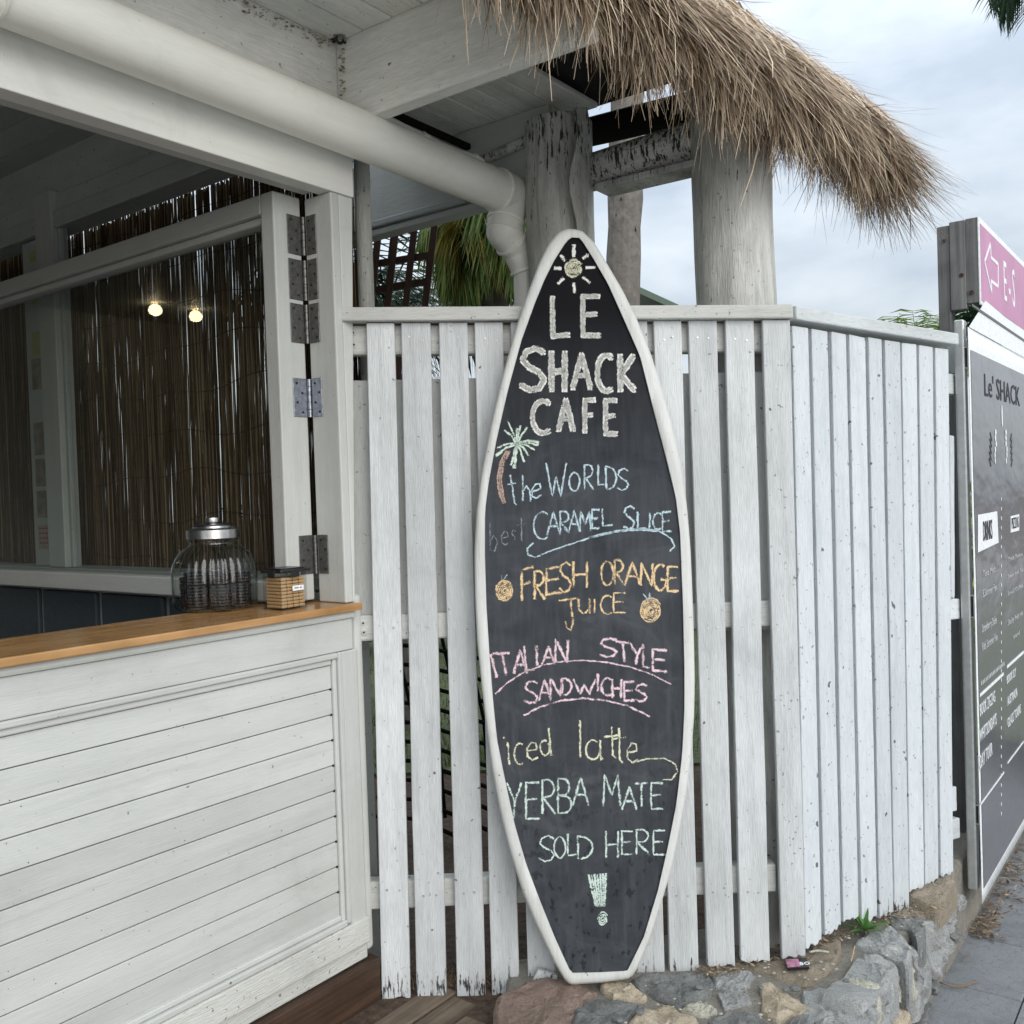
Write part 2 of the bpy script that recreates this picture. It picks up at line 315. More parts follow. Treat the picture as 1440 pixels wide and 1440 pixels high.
# chalkboard: matt black paint with dusty smears, painted sky reflection and rain spots
m, t, b = mat('chalkboard_paint'); M['board'] = m
c = N(t, 'ShaderNodeTexCoord'); g = N(t, 'ShaderNodeMapping'); g.inputs['Scale'].default_value = (3, 3, 5); g.inputs['Rotation'].default_value = (0, .5, 0); L(t, c.outputs['Object'], g.inputs['Vector'])
n = N(t, 'ShaderNodeTexNoise', Scale=1.3, Detail=7, Roughness=.6, Distortion=1.6); L(t, g.outputs[0], n.inputs['Vector'])
g2 = N(t, 'ShaderNodeMapping'); g2.inputs['Scale'].default_value = (60, 60, 7); g2.inputs['Rotation'].default_value = (0, .25, 0); L(t, c.outputs['Object'], g2.inputs['Vector'])
ns = N(t, 'ShaderNodeTexNoise', Scale=1, Detail=5, Roughness=.6); L(t, g2.outputs[0], ns.inputs['Vector'])
vo = N(t, 'ShaderNodeTexNoise', Scale=48, Detail=2); g3 = N(t, 'ShaderNodeMapping'); g3.inputs['Scale'].default_value = (1.3, 1, .8); L(t, c.outputs['Object'], g3.inputs['Vector']); L(t, g3.outputs[0], vo.inputs['Vector'])
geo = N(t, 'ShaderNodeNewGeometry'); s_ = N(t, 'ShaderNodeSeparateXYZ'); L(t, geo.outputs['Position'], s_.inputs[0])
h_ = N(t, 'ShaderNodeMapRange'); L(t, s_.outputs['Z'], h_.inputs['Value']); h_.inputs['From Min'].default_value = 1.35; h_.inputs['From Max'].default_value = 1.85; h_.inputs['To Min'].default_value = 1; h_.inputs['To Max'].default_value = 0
dust_sheen = ramp(t, n.outputs['Fac'], [(.3, (.030, .034, .040)), (.55, (.050, .055, .062)), (.78, (.095, .10, .108))])
dust_sheen = mixc(t, ramp(t, ns.outputs['Fac'], [(.45, 0), (.75, .5)]), dust_sheen, (.085, .09, .10))
dust_sheen = mixc(t, h_.outputs[0], (.004, .004, .006), dust_sheen)  # reflections painted in by height: dark soffit at the top, grey sky lower
wm = N(t, 'ShaderNodeMapRange'); L(t, s_.outputs['Z'], wm.inputs['Value']); wm.inputs['From Min'].default_value = .2; wm.inputs['From Max'].default_value = .95; wm.inputs['To Min'].default_value = 1; wm.inputs['To Max'].default_value = 0
mm = N(t, 'ShaderNodeMath', operation='MULTIPLY'); L(t, ramp(t, vo.outputs['Fac'], [(.60, 0), (.66, .6)]), mm.inputs[0]); L(t, wm.outputs[0], mm.inputs[1])
dust_sheen = mixc(t, mm.outputs[0], dust_sheen, (.006, .007, .009))
L(t, dust_sheen, b.inputs['Base Color']); b.inputs['Roughness'].default_value = .6; b.inputs['Specular IOR Level'].default_value = .10
def chalk(name, col, thr=.47):
    m, t, b = mat(name); c = N(t, 'ShaderNodeTexCoord')
    n = N(t, 'ShaderNodeTexNoise', Scale=420, Detail=2, Roughness=.7); L(t, c.outputs['Object'], n.inputs['Vector'])
    n2 = N(t, 'ShaderNodeTexNoise', Scale=75, Detail=3); L(t, c.outputs['Object'], n2.inputs['Vector'])
    at = N(t, 'ShaderNodeAttribute'); at.attribute_name = 'press'
    ad = N(t, 'ShaderNodeMath', operation='MULTIPLY_ADD'); L(t, n2.outputs['Fac'], ad.inputs[0]); ad.inputs[1].default_value = .6; L(t, n.outputs['Fac'], ad.inputs[2])
    a2 = N(t, 'ShaderNodeMath', operation='MULTIPLY_ADD'); L(t, at.outputs['Fac'], a2.inputs[0]); a2.inputs[1].default_value = .42; L(t, ad.outputs[0], a2.inputs[2])
    mr_ = N(t, 'ShaderNodeMapRange'); L(t, a2.outputs[0], mr_.inputs['Value']); mr_.inputs['From Min'].default_value = thr+.47; mr_.inputs['From Max'].default_value = thr+.60; mr_.inputs['To Min'].default_value = .03; mr_.inputs['To Max'].default_value = .93
    L(t, mr_.outputs[0], b.inputs['Alpha']); b.inputs['Base Color'].default_value = (*col, 1); b.inputs['Roughness'].default_value = .95
    return m
CH = {'w': chalk('white_chalk', (.78, .77, .73), .36), 'b': chalk('pale_blue_chalk', (.52, .66, .72), .43), 'o': chalk('orange_chalk', (.82, .60, .34), .44),
      'p': chalk('pink_chalk', (.80, .60, .65), .43), 'y': chalk('pale_yellow_chalk', (.72, .72, .52), .42), 'g': chalk('mint_chalk', (.60, .72, .66), .42),
      'G': chalk('green_chalk', (.62, .74, .64), .40), 'br': chalk('brown_chalk', (.48, .35, .29), .42), 'f': chalk('faint_chalk', (.22, .25, .28), .47), 's': chalk('sun_chalk', (.70, .69, .52), .42)}
# ------------------------------------------------------------------ ground
Zp = -.25
gr = MB().add([(-60, -30, -.30), (60, -30, -.30), (60, 90, -.30), (-60, 90, -.30)], [(0, 1, 2, 3)]).build('ground', M['soil']); tag(gr, None, None, None, 'structure')
# raised yard behind the fence and the wall, soil then lawn
wall_v = kpt(V((1.21, 2.84, 0)))[1]
yard = MB().prism([K(-4.3, -.4, -.29), K(-4.3, wall_v-.75, -.29), K(-.2, wall_v-.75, -.29), K(.6, wall_v-.12, -.29), K(12, wall_v-.12, -.29), K(12, -9, -.29), K(-4.3, -9, -.29)], (0, 0, .28)).build('garden_bed', M['soil']); tag(yard, None, None, None, 'structure')
lw = MB().prism([V((-8, 4.7, -.008)), V((4.4, 4.7, -.008)), V((8, 9.5, -.008)), V((-2, 13, -.008))], (0, 0, .012)).build('lawn', M['lawn']); tag(lw, None, None, None, 'structure')
gb = MB()
for i in range(9000):
    x = random.uniform(-4.3, 2.2); y = 4.75+random.random()**1.6*4
    a = random.random()*6.28; h = random.uniform(.03, .09); w = .004; lx, ly = random.uniform(-.03, .03), random.uniform(-.03, .03)
    gb.add([(x-w*math.cos(a), y-w*math.sin(a), .002), (x+w*math.cos(a), y+w*math.sin(a), .002), (x+lx, y+ly, h)], [(0, 1, 2)])
tag(gb.build('grass', M['grass']), 'short green grass growing on the lawn behind the fence', 'grass', None, 'stuff')
# pavement
bounce_road = MB().add([K(-14, wall_v+2.35, Zp-.02), K(-14, wall_v+22, Zp-.02), K(20, wall_v+22, Zp-.02), K(20, wall_v+2.35, Zp-.02)], [(3, 2, 1, 0)]).build('bounce_road', M['concrete']); tag(bounce_road, None, None, None, 'structure')  # unseen street ground, added pale to bounce light under the roof
fc = MB().add([K(-14, .02, Zp-.022), K(-14, wall_v+2.34, Zp-.022), K(-2.3, wall_v+2.34, Zp-.022), K(-2.3, .02, Zp-.022)], [(3, 2, 1, 0)]).build('path', M['concrete']); tag(fc, None, None, None, 'structure')  # out-of-view forecourt, added pale for the same bounce light
pav = MB().add([K(-3.5, wall_v-.9, Zp-.03), K(-3.5, wall_v+6, Zp-.03), K(14, wall_v+6, Zp-.03), K(14, wall_v-.1, Zp-.03)], [(0, 1, 2, 3)]).build('pavement', M['joint']); tag(pav, None, None, None, 'structure')
jA = hitZ(1362, 1388, Zp); jB = hitZ(1368, 1315, Zp); jC = hitZ(1440, 1402, Zp)
uA, vA_ = kpt(jA); uB, _v = kpt(jB); _u, vC = kpt(jC)
du = max(.25, uB-uA)
k = 0
for iu in range(-6, 22):
    for iv in range(-1, 5):
        u0 = uA+iu*du; v0 = vC+(iv-1)*.6
        if v0+.6 < wall_v+.0: continue
        v0c = max(v0, wall_v-.16)
        if u0 > 9 or u0 < -2.4: continue
        dz = random.uniform(-.002, .002)
        MB().kbox(u0+.002, u0+du-.002, v0c+.002, v0+.6-.002, Zp-.028, Zp+dz).build('paver', M['paver'], pav, bevel=.003, seg=1)
# ------------------------------------------------------------------ timber deck in front of the kiosk
dk = empty('deck', K(-1, .3, -.05), None, None, None, 'structure')
MB().kbox(-4.3, .20, .05, 1.3, -.29, -.05).build('deck_base', M['dark'], dk)
for i in range(9):
    v0 = .085+i*.092
    MB().kbox(-3.1+random.uniform(-.02, .02), .27-(v0*.55)+random.uniform(-.02, .01), v0+.004, v0+.088, -.045, -.004+random.uniform(-.003, .003)).build('deck_board', M['deck'], dk, bevel=.006)
# ------------------------------------------------------------------ kiosk
ku = empty('cafe_kiosk', K(-.5, 0, 0), 'white painted timber cafe kiosk with plank counter front and open hatch', 'kiosk')
def kp(name, mk, u0, u1, v0, v1, z0, z1, bev=.003, par=None, kind=None):
    return MB().kbox(u0, u1, v0, v1, z0, z1).build(name, M[mk], par or ku, bevel=bev, kind=kind)
UL = -3.0
uR = hv(499, 846)[0]           # outer corner of the kiosk
zc = hv(498, 857)[1]; zt = hv(498, 847)[1]
uP = hv(474, 1100)[0]          # right end of the planks
z1g = hv(474, 968.8)[1]; z9g = hv(475, 1258)[1]; pt = (z1g-z9g)/8
zpt = z1g+pt*.95; zpb = z9g-pt*.9
# planks, tongue and groove, joints recessed
kp('plank_backing', 'dark', UL, uP, -.040, -.034, zpb-.02, zpt+.02, 0)
for i in range(-1, 10):
    za = z1g-pt*(i+1); zb = z1g-pt*i
    if i == -1: zb = zpt
    if i == 9: za = zpb
    kp('plank', 'k_u', UL, uP+.003, -.032, -.012, max(za, zpb)+.0012, zb-.0012, .0016)
nhp = MB()
for i in range(9):
    q = K(uP-.001, -.0125, z1g-pt*i); nhp.tube([q, q+Vd*.0022], .0034, 8)
for i in range(60):
    q = K(random.uniform(-1.3, uP-.02), -.0121, random.uniform(zpb, zpt)); nhp.tube([q, q+Vd*.0004], random.uniform(.0006, .0016), 6)
nhp.build('nail_holes', M['dark'], ku, kind='stuff')
# raised mouldings round the planks
def mould(u0, u1, z0, z1, mk='k_u', v=.004): return kp('moulding', mk, u0, u1, -.03, v, z0, z1, .004)
mould(UL, uP+.0, zpt+.001, zpt+.016, v=-.004); mould(UL, uP+.018, zpt+.0165, zpt+.032, v=.004)
mould(uP+.004, uP+.018, zpb-.02, zpt+.0155, 'k_z', -.004); mould(uP+.0185, uP+.034, zpb-.03, zpt+.032, 'k_z', .003)
mould(UL, uP+.003, zpb-.016, zpb-.001, v=-.004); mould(UL, uP+.018, zpb-.034, zpb-.0165, v=.004)
kp('top_board', 'k_u', UL, uR-.012, -.03, 0, zpt+.033, zc-.022)
kp('scotia', 'k_u', UL, uR-.004, -.03, .010, zc-.0215, zc-.001, .008)
kp('corner_board', 'k_z', uP+.035, uR+.004, -.06, -.001, .15, zpt+.032, .005)
zbb = hv(500, 1357)[1]
kp('base_board', 'k_peel', UL, uR+.006, -.03, .006, zbb+.045, zpb-.035, .004)
kp('base_strip', 'k_peel', UL, uR+.004, -.03, -.004, zbb, zbb+.042, .004)
kp('skirting_timber', 'darkwood', UL, uR+.03, -.03, .018, -.06, zbb-.003, .006)
# post at the corner, round shouldered
cp = MB().kbox(uR+.005, uR+.040, -.075, -.012, .12, zt+.02).build('corner_post', M['k_z'], ku, bevel=.014, seg=4)
# counter top
kp('counter_top', 'counter', UL, uR+.002, -.26, .028, zc, zt, .003)
# jamb: reveal and face above the counter
zfb = hv(470, 270)[1]          # underside of the fascia
kp('jamb', 'k_z', 0, uR-.004, -.105, 0, zt+.001, zfb-.001, .004)
_t = hv(497, 300)[0]; _b = uR+.004
MB().hexa([K(uR-.0035, -.002, zt+.001), K(_b, -.002, zt+.001), K(_b, -.105, zt+.001), K(uR-.0035, -.105, zt+.001), K(uR-.0035, -.002, zfb-.001), K(_t, -.002, zfb-.001), K(_t, -.105, zfb-.001), K(uR-.0035, -.105, zfb-.001)]).build('jamb_stop', M['k_z'], ku, bevel=.003)
kp('fascia', 'k_f', UL, hv(496, 260)[0], -.05, .003, zfb, zfb+.21, .003)
kp('hatch_head', 'k_u', UL, -.002, -.105, -.051, zfb+.01, zfb+.1, .003)
# inside: end wall with its window, other walls, ceiling, floor
uW = .10
vs = [hu(x, 515, uW-.035)[0] for x in (80, 57)]; vw = [hu(x, 515, uW+.004)[0] for x in (60, 38)]
zh = hu(312, 233, uW)[1]; zs = hu(100, 797, uW)[1]
kp('end_wall_low', 'k_in', uW, uW+.09, -4.3, -.11, 0, zs-.04, .002)
kp('end_wall_head', 'k_in', uW, uW+.09, -4.3, -.11, zh+.001, 2.95, .002)
kp('window_head', 'k_in', uW-.025, uW-.001, -4.3, -.11, zh-.008, zh+.055, .004)
kp('window_head', 'k_in', uW-.012, uW-.001, -4.3, -.11, zh+.056, zh+.12, .003)
kp('window_sill', 'k_in', uW-.03, uW+.09, -4.3, -.11, zs-.039, zs-.001, .004)
kp('mullion', 'k_z', uW-.035, uW+.03, vs[1], vs[0], zs, zh+.13, .004)
kp('mullion', 'k_in', uW-.015, uW+.005, vs[0]+.001, vs[0]+.022, zs, zh-.009, .004)
kp('mullion_wide', 'k_in', uW+.004, uW+.06, vw[1], vs[1]-.001, zs, zh-.009, .004)
kp('window_stile', 'k_z', uW-.001, uW+.05, -.13, -.11, zs, zh-.009, .004)
for i in range(6):   # recessed cupboard fronts below
    va = -.14-.42*i; kp('cupboard_front', 'k_blue', uW-.022, uW-.001, va-.38, va, .35, zs-.09, .006)
kp('dado_strip', 'k_in', uW-.03, uW-.001, -4.3, -.14, zs-.085, zs-.045, .004)
kp('back_wall', 'k_in', UL, uW, -4.35, -4.3, 0, 2.95, 0)
kp('near_wall', 'k_in', UL-.05, UL, -4.3, -.0, 0, 2.95, 0)
kp('floor_slab', 'dark', UL, uW, -4.3, -.06, 0, .02, 0)
kp('front_inner_wall', 'k_blue', UL, 0, -.08, -.045, .02, zc-.03, 0)
zc2 = 2.70
for i in range(26):   # ceiling boards run across the kiosk
    kp('ceiling_board', 'k_in', UL+i*.12, UL+i*.12+.117, -4.3, -.107, zc2, zc2+.02, .003)
kp('roof_deck', 'dark', UL, uW+.1, -4.35, -.04, zc2+.03, zc2+.08, 0)
# downlights over the serving area: the pair that shows up in the sash glass
uS = -.10
def mirror(px, py):
    h = ray(px, py); dz = (zc2-.012-CAM.z)/h.z; p = CAM+h*dz
    q = K(uS+.045, 0, 0); d = (p-q).dot(Ud); return p-Ud*2*d
M['lamp'] = plain('lamp_glow', (1, .80, .50), .5, emit=9)
for (px, py), lb in (((218, 428), 'round warm downlight in the kiosk ceiling, the one whose reflection is higher in the sash'), ((275, 437), 'round warm downlight in the kiosk ceiling, the one reflected nearer the sash stile')):
    p = mirror(px, py); print('LAMP', kpt(p), p.z)
    e = empty('downlight', p, lb, 'downlight', 'downlights in the kiosk ceiling')
    MB().lathe(p, [(.0001, -.076), (.022, -.072), (.038, -.060), (.045, -.042), (.040, -.022), (.028, -.008), (.018, 0)], 24).build('lamp_lens', M['lamp'], e, True)
# open sash folded back against the end wall
sz0 = hu(245, 838, uS)[1]; sz1 = hu(384, 267, uS)[1]; vSe = -.115
sash = MB()
wS = .052
def kq(name, mk, *a, bev=.004, par=None): return MB().kbox(*a).build(name, M[mk], par or ku, bevel=bev)
vL = -2.0; zg0, zg1 = sz0+.055, sz1-.075
kq('sash_stile', 'k_z', uS, -.006, vSe-wS, vSe, sz0, sz1)
kq('sash_top_rail', 'k_v', uS, -.030, vL, vSe-wS-.001, zg1+.022, sz1)
kq('sash_bead', 'k_v', uS+.014, -.035, vL, vSe-wS-.001, zg1, zg1+.0215, bev=.007)
kq('sash_bottom_rail', 'k_v', uS, -.030, vL, vSe-wS-.001, sz0, zg0)
kq('sash_pane', 'pane', uS+.0445, uS+.0455, vL, vSe-wS-.001, zg0-.005, zg1+.005, bev=0)
# butt hinges on the inner corner: three close together, one lower, one at the foot
def hinge(y0, y1, mk):
    px = 425+(y0-270)*.042
    z1_ = hu(px, y0, 0)[1]; z0_ = hu(px, y1, 0)[1]
    h = MB().kbox(-.056, -.008, vSe, vSe+.003, z0_, z1_).kbox(-.003, 0, -.098, -.060, z0_, z1_).build('hinge', M[mk], ku, bevel=.0008, seg=1)
    n = 5
    for i in range(n):
        a = z0_+(z1_-z0_)*i/n; b_ = z0_+(z1_-z0_)*(i+1)/n-.0012
        MB().tube([K(-.004, -.108, a), K(-.004, -.108, b_)], .0058, 10).build('knuckle', M[mk], h, True, angle=40)
    for i in range(4):
        zz = z0_+(z1_-z0_)*(.12+.25*i)
        for (uu, vv, ax) in ((-.044 if i % 2 else -.026, vSe+.0032, Vd), (-.0032, -.086 if i % 2 else -.070, -Ud)):
            c0 = K(uu, vv, zz); MB().tube([c0, c0+ax*.0012], .0034, 8).build('screw', M['dark'], h)
for a in ((306, 361, 'hinge'), (367, 424, 'hinge'), (429, 484, 'hinge'), (533, 587, 'hinge2'), (752, 806, 'hinge')): hinge(*a)
# ------------------------------------------------------------------ reed screens hung outside the end-wall window
def reeds(v0, v1, z0, z1, label, n):
    e = empty('reed_screen', K(uW+.12, (v0+v1)/2, z0), label, 'reed screen', 'reed screens on the end window')
    r = MB(); rng = random.Random(int(v0*-1000))
    for i in range(n):
        v = v0+(v1-v0)*(i+rng.uniform(-.45, .45))/n; rr = rng.uniform(.0008, .0021); lean = rng.uniform(-.012, .012); uo = rng.uniform(0, .007)
        zt_ = z1+rng.uniform(0, .03); pts = []; ph = rng.uniform(0, 6.3)
        for k in range(11):
            f = k/10; pts.append(K(uW+.115+uo+rng.uniform(-.001, .001), v+lean*f+.006*math.sin(f*3+i*.05)+.0022*math.sin(f*11+ph)+rng.uniform(-.0008, .0008), z0-.02+(zt_-z0)*f))
        r.tube(pts, rr, 4, False)
    r.build('reeds', M['reed'], e, kind='stuff')
    w = MB()
    for j in range(9):
        zz = z0+(z1-z0)*(j+.5)/9; pts = []
        for k in range(40):
            f = k/39; pts.append(K(uW+.112, v0+(v1-v0)*f, zz+.014*math.sin(f*9+j*1.7)+.01*math.sin(f*23+j)))
        w.tube(pts, .0011, 4, False)
    w.build('tie_wire', M['dark'], e, kind='stuff')
reeds(vs[0]-.24, -.12, zs-.05, zh+.02, 'dark brown reed screen behind the open sash, seen through its glass', 1480)
reeds(-2.8, vw[1]+.02, zs-.05, zh+.02, 'dark reed screen left of the window mullion with the notes', 2000)
# notes stuck on the mullion
for i, (y0, y1, mk, lb, dx) in enumerate(((353, 368, 'note', 'small yellow sticky note above the sash rail on the mullion', 0), (398, 427, 'note', 'crooked yellow sticky note just under the sash top rail', 3), (466, 500, 'note', 'yellow sticky note with a scribble above the topmost picture', 4), (504, 548, 'photo', 'topmost faded picture card on the mullion', 4),
        (594, 640, 'photo', 'dim brown picture card in the middle of the mullion', 7), (645, 684, 'photo', 'dim picture card below the brown one on the mullion', 9), (690, 728, 'photo', 'lowest dim picture card on the mullion, above the red note', 11), (738, 772, 'notew', 'white card with red handwriting low on the mullion', 13))):
    x0 = 41+dx; a = hu(x0, (y0+y1)/2, uW+.003); b_ = hu(x0+17, (y0+y1)/2, uW+.006); z1_ = hu(x0+8, y0, uW+.006)[1]; z0_ = hu(x0+8, y1, uW+.006)[1]
    o = MB().kbox(uW+.0025, uW+.0038, a[0], b_[0], z0_, z1_).build('paper_note', M[mk], None); tag(o, lb, 'note', 'notes and cards on the window mullion')
    if mk == 'notew':
        w = MB()
        for r_ in range(4):
            zz = z1_-(z1_-z0_)*(r_+.7)/5
            for q in range(3): w.kbox(uW+.0018, uW+.0024, a[0]+(b_[0]-a[0])*(.1+.28*q), a[0]+(b_[0]-a[0])*(.3+.28*q), zz-.003, zz+.002)
        w.build('handwriting', M['red_ink'], o)
# ------------------------------------------------------------------ verandah: beams, soffit boards, thatch, posts
hut = empty('thatched_verandah', V((.7, 2.84, 0)), 'white timber verandah on round posts with shaggy thatch eave over the fence', 'verandah')
def hb(name, mk, u0, u1, v0, v1, z0, z1, bev=.005): return MB().kbox(u0, u1, v0, v1, z0, z1).build(name, M[mk], hut, bevel=bev)
uBm = .05
zA = hu(528, 160, uBm)[1]; zC = hu(490, 54, uBm)[1]
vEnd = hu(838, 50, uBm)[0]
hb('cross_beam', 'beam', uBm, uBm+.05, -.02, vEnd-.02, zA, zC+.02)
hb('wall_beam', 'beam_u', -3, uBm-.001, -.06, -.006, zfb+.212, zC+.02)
for i in range(17):   # soffit boards along the wall direction, both sides of the beam
    v0 = -.005+i*.105
    if v0 < vEnd-.12: 
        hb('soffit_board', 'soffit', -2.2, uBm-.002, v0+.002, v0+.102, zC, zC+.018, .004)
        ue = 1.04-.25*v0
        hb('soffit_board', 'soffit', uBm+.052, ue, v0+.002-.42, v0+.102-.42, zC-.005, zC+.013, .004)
hb('roof_lining', 'dark', -2.2, .95, -.42, vEnd-.15, zC+.03, zC+.05, 0)
# back fascia beyond the fence line, with its edge trim
pC = hitY(600, 318, 3.35); uC = kpt(pC)[0]
va = hu(505, 330, uC)[0]; vb = hu(775, 290, uC)[0]; zb0 = hu(523, 335, uC)[1]; 
hb('back_fascia', 'k_v', uC, uC+.03, va-.6, vb, zb0+.028, zC-.006)
hb('fascia_trim', 'k_in', uC-.02, uC-.001, va-.6, hu(684, 300, uC)[0], zb0+.030, zb0+.055)
hb('fascia_edge', 'k_v', uC-.012, uC+.045, va-.6, hu(684, 300, uC)[0], zb0, zb0+.026)
def post(px, Y, w, top, label=None, zb=-.2, lean=0):
    a = hitY(px, 430, Y); rad = w/2*Y/F
    ztp = hitY(px, top, Y).z; pts = []; rs = []
    n = 26
    for i in range(n):
        f = i/(n-1); z = zb+(ztp-zb)*f; pts.append(V((a.x+lean*(z-a.z)+.004*math.sin(z*5), Y+rad+.02, z))); rs.append(rad*(1.04-.05*f+.015*noise.noise(V((z*3, px, 0)))))
    return MB().tube(pts, rs, 40, jit=.07).build('post', M['post'], hut, True, angle=60)
post(797, 2.93, 100, 152); post(1053, 2.69, 116, 60)
# a split strip and rot patches on the first post
a = hitY(818, 300, 2.90)
s_ = MB()
for i in range(14):
    f0, f1 = i/14, (i+1)/14
    p0, p1 = hitY(806+6*math.sin(i*.9), 152+f0*280, 2.92), hitY(806+6*math.sin((i+1)*.9), 152+f1*280, 2.92)
    q0, q1 = hitY(826+3*math.sin(i*1.7), 152+f0*280, 2.945), hitY(826+3*math.sin((i+1)*1.7), 152+f1*280, 2.945)
    s_.hexa([p0+V((0, .02, 0)), p1+V((0, .02, 0)), q1+V((0, .02, 0)), q0+V((0, .02, 0)), p0+V((0, -.006, 0)), p1+V((0, -.006, 0)), q1+V((0, -.006, 0)), q0+V((0, -.006, 0))])
s_.build('split_strip', M['post'], hut)
def logb(name, mk, a, b, ra, rb, seg=14, sag=0, flat=1.0):
    pts = []; rs = []
    for i in range(12):
        f = i/11; p = V(a).lerp(V(b), f); p.z += sag*math.sin(f*math.pi); pts.append(p); rs.append(ra+(rb-ra)*f)
    return MB().tube(pts, rs, seg, jit=.10).build(name, M[mk], hut, True, angle=60)
LY0, LY1 = 3.08, 2.86
logb('log_beam', 'log', hitY(828, 243, LY0), hitY(1010, 195, LY1), .060, .072, sag=.0)
logb('dark_log', 'black', hitY(826, 186, LY0+.12), hitY(1010, 142, LY1+.12), .045, .05)
MB().bar(hitY(846, 268, LY0-.03), hitY(1000, 231, LY1-.03), (0, 1, 0), .05, .010).build('log_underside', M['post'], hut, bevel=.003)
logb('dark_log', 'black', hitY(690, 224, 3.22), hitY(745, 203, 3.12), .028, .03, 10)
logb('log_end', 'post', hitY(676, 226, 3.15), hitY(748, 195, 3.08), .016, .02, 10)
# thin pole at the kiosk corner
MB().tube([hitY(508, 225, 2.80)+V((0, 0, .2)), hitY(508, 225, 2.80), hitY(516, 440, 2.80), hitY(521, 600, 2.80)], .024, 14).build('thin_pole', M['post'], hut, True, angle=50)
# thatch
E0 = V((.12, 2.08, 2.525)); ED = V((1.14, .89, -.205)).normalized(); UH = V((-.61, .79, 0)); OUT = V((.61, -.79, 0)); TH = R(46)
SL = 1.29
def surf(s, t):
    """eave runs straight, then turns a rounded corner at the far end"""
    bend = .05*math.exp(-((t-.25)/.5)**2)
    if s <= SL: base = E0+ED*s; up = UH; o_ = OUT
    else:
        a = min((s-SL)/.30, 1.5); up = (UH*math.cos(a)-ED*math.sin(a)).normalized(); o_ = -up
        base = E0+ED*SL + (ED*math.sin(a)+OUT*(math.cos(a)-1))*.24; up.z = 0; up.normalize(); o_ = -up
    p = base+up*(t*math.cos(TH))+Z*(t*math.sin(TH))+(o_*math.sin(TH)+Z*math.cos(TH))*bend
    return p, up, o_
th = MB(); NR = 24000
def blade(p, d, ln, w, droop, face):
    side = d.cross(face).normalized()*w
    if side.length < 1e-6: side = V((w, 0, 0))
    q = p; vs_ = [q-side, q+side]; dd = d.copy(); nseg = 3; curl = V((random.gauss(0, .11), random.gauss(0, .11), random.gauss(0, .04)))
    for k in range(1, nseg+1):
        dd = (dd+V((0, 0, -droop))+curl).normalized(); q = q+dd*(ln/nseg); ww = side*(1-k/nseg*.85)
        vs_ += [q-ww, q+ww]
    th.add(vs_, [(0, 1, 3, 2), (2, 3, 5, 4), (4, 5, 7, 6)])
def lump(s, t): return noise.noise(V((s*7, t*5, 2)))
for i in range(NR):
    s = random.uniform(-.12, SL+.38); t = random.random()*2.0
    p, up, o_ = surf(s, t); nrm = (o_*math.sin(TH)+Z*math.cos(TH))
    dn = (-up*math.cos(TH)-Z*math.sin(TH))
    lat = ED*(random.gauss(.06, .15)+.45*noise.noise(V((s*13, t*4.5, 8))))
    off = random.uniform(-.03, .035)+.03*lump(s, t)
    d = (dn+nrm*random.gauss(.03, .05)+lat).normalized()
    blade(p+nrm*off, d, random.uniform(.13, .32), random.uniform(.0016, .0052), .06, nrm)
for i in range(5200):     # broad bleached leaf strips among the fine straw
    s = random.uniform(-.10, SL+.34); t = random.random()*1.6; p, up, o_ = surf(s, t); nrm = (o_*math.sin(TH)+Z*math.cos(TH))
    d = (-up*math.cos(TH)-Z*math.sin(TH)+nrm*random.gauss(.04, .07)+ED*random.gauss(.06, .22)).normalized()
    blade(p+nrm*(.025+random.uniform(-.01, .03)+.03*lump(s, t)), d, random.uniform(.10, .24), random.uniform(.004, .0075), .10, nrm)
def bundle(p, d, n_, ln, sp, face, droop):
    side = d.cross(face).normalized()
    for _ in range(n_):
        a = random.gauss(0, sp); b2_ = random.gauss(0, sp*.6)
        dd = (d-side*(a/ln*.75)+V((random.gauss(0, .03), random.gauss(0, .03), random.gauss(0, .03)))).normalized()
        blade(p+side*a+face*b2_, dd, ln*random.uniform(.55, 1.1), random.uniform(.0016, .0045), droop, face)
for i in range(165):
    s = random.uniform(-.20, SL+.34); p, up, o_ = surf(s, random.uniform(-.01, .12)); p = p-o_*random.uniform(-.02, .10)
    bundle(p, (-up*.3-Z+ED*random.gauss(.05, .16)+o_*random.gauss(0, .15)).normalized(), 24, random.uniform(.12, .28), .012, o_, .16)
for i in range(620):
    s = random.uniform(-.12, SL+.30); t = random.random()*1.6; p, up, o_ = surf(s, t); nrm = (o_*math.sin(TH)+Z*math.cos(TH))
    bundle(p+nrm*(.028+.02*lump(s, t)), (-up*math.cos(TH)-Z*math.sin(TH)+nrm*.03+ED*random.gauss(.06, .2)).normalized(), 13, random.uniform(.15, .30), .011, nrm, .09)
for i in range(4500):     # fringe hanging from the eave
    s = random.uniform(-.22, SL+.36)
    p, up, o_ = surf(s, random.uniform(-.02, .16)); cl = noise.noise(V((s*16, 0, 5)))
    d = (-up*.25-Z+ED*random.gauss(.04, .15)+o_*random.gauss(-.02, .2)).normalized()
    p = p - o_*random.uniform(-.02, .13)
    ln = random.uniform(.08, .22)*(1+.7*cl)
    if random.random() < .035: ln += random.uniform(.05, .16)
    blade(p, d, ln, random.uniform(.0018, .0048), .22, o_)
th.build('thatch', M['thatch'], hut, kind='stuff')
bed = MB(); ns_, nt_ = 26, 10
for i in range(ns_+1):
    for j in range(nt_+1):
        s = -.12+(SL+.08+.12)*i/ns_; t = .06+1.55*j/nt_; p, up, o_ = surf(s, t); bed.v.append(p-(o_*math.sin(TH)+Z*math.cos(TH))*.06)
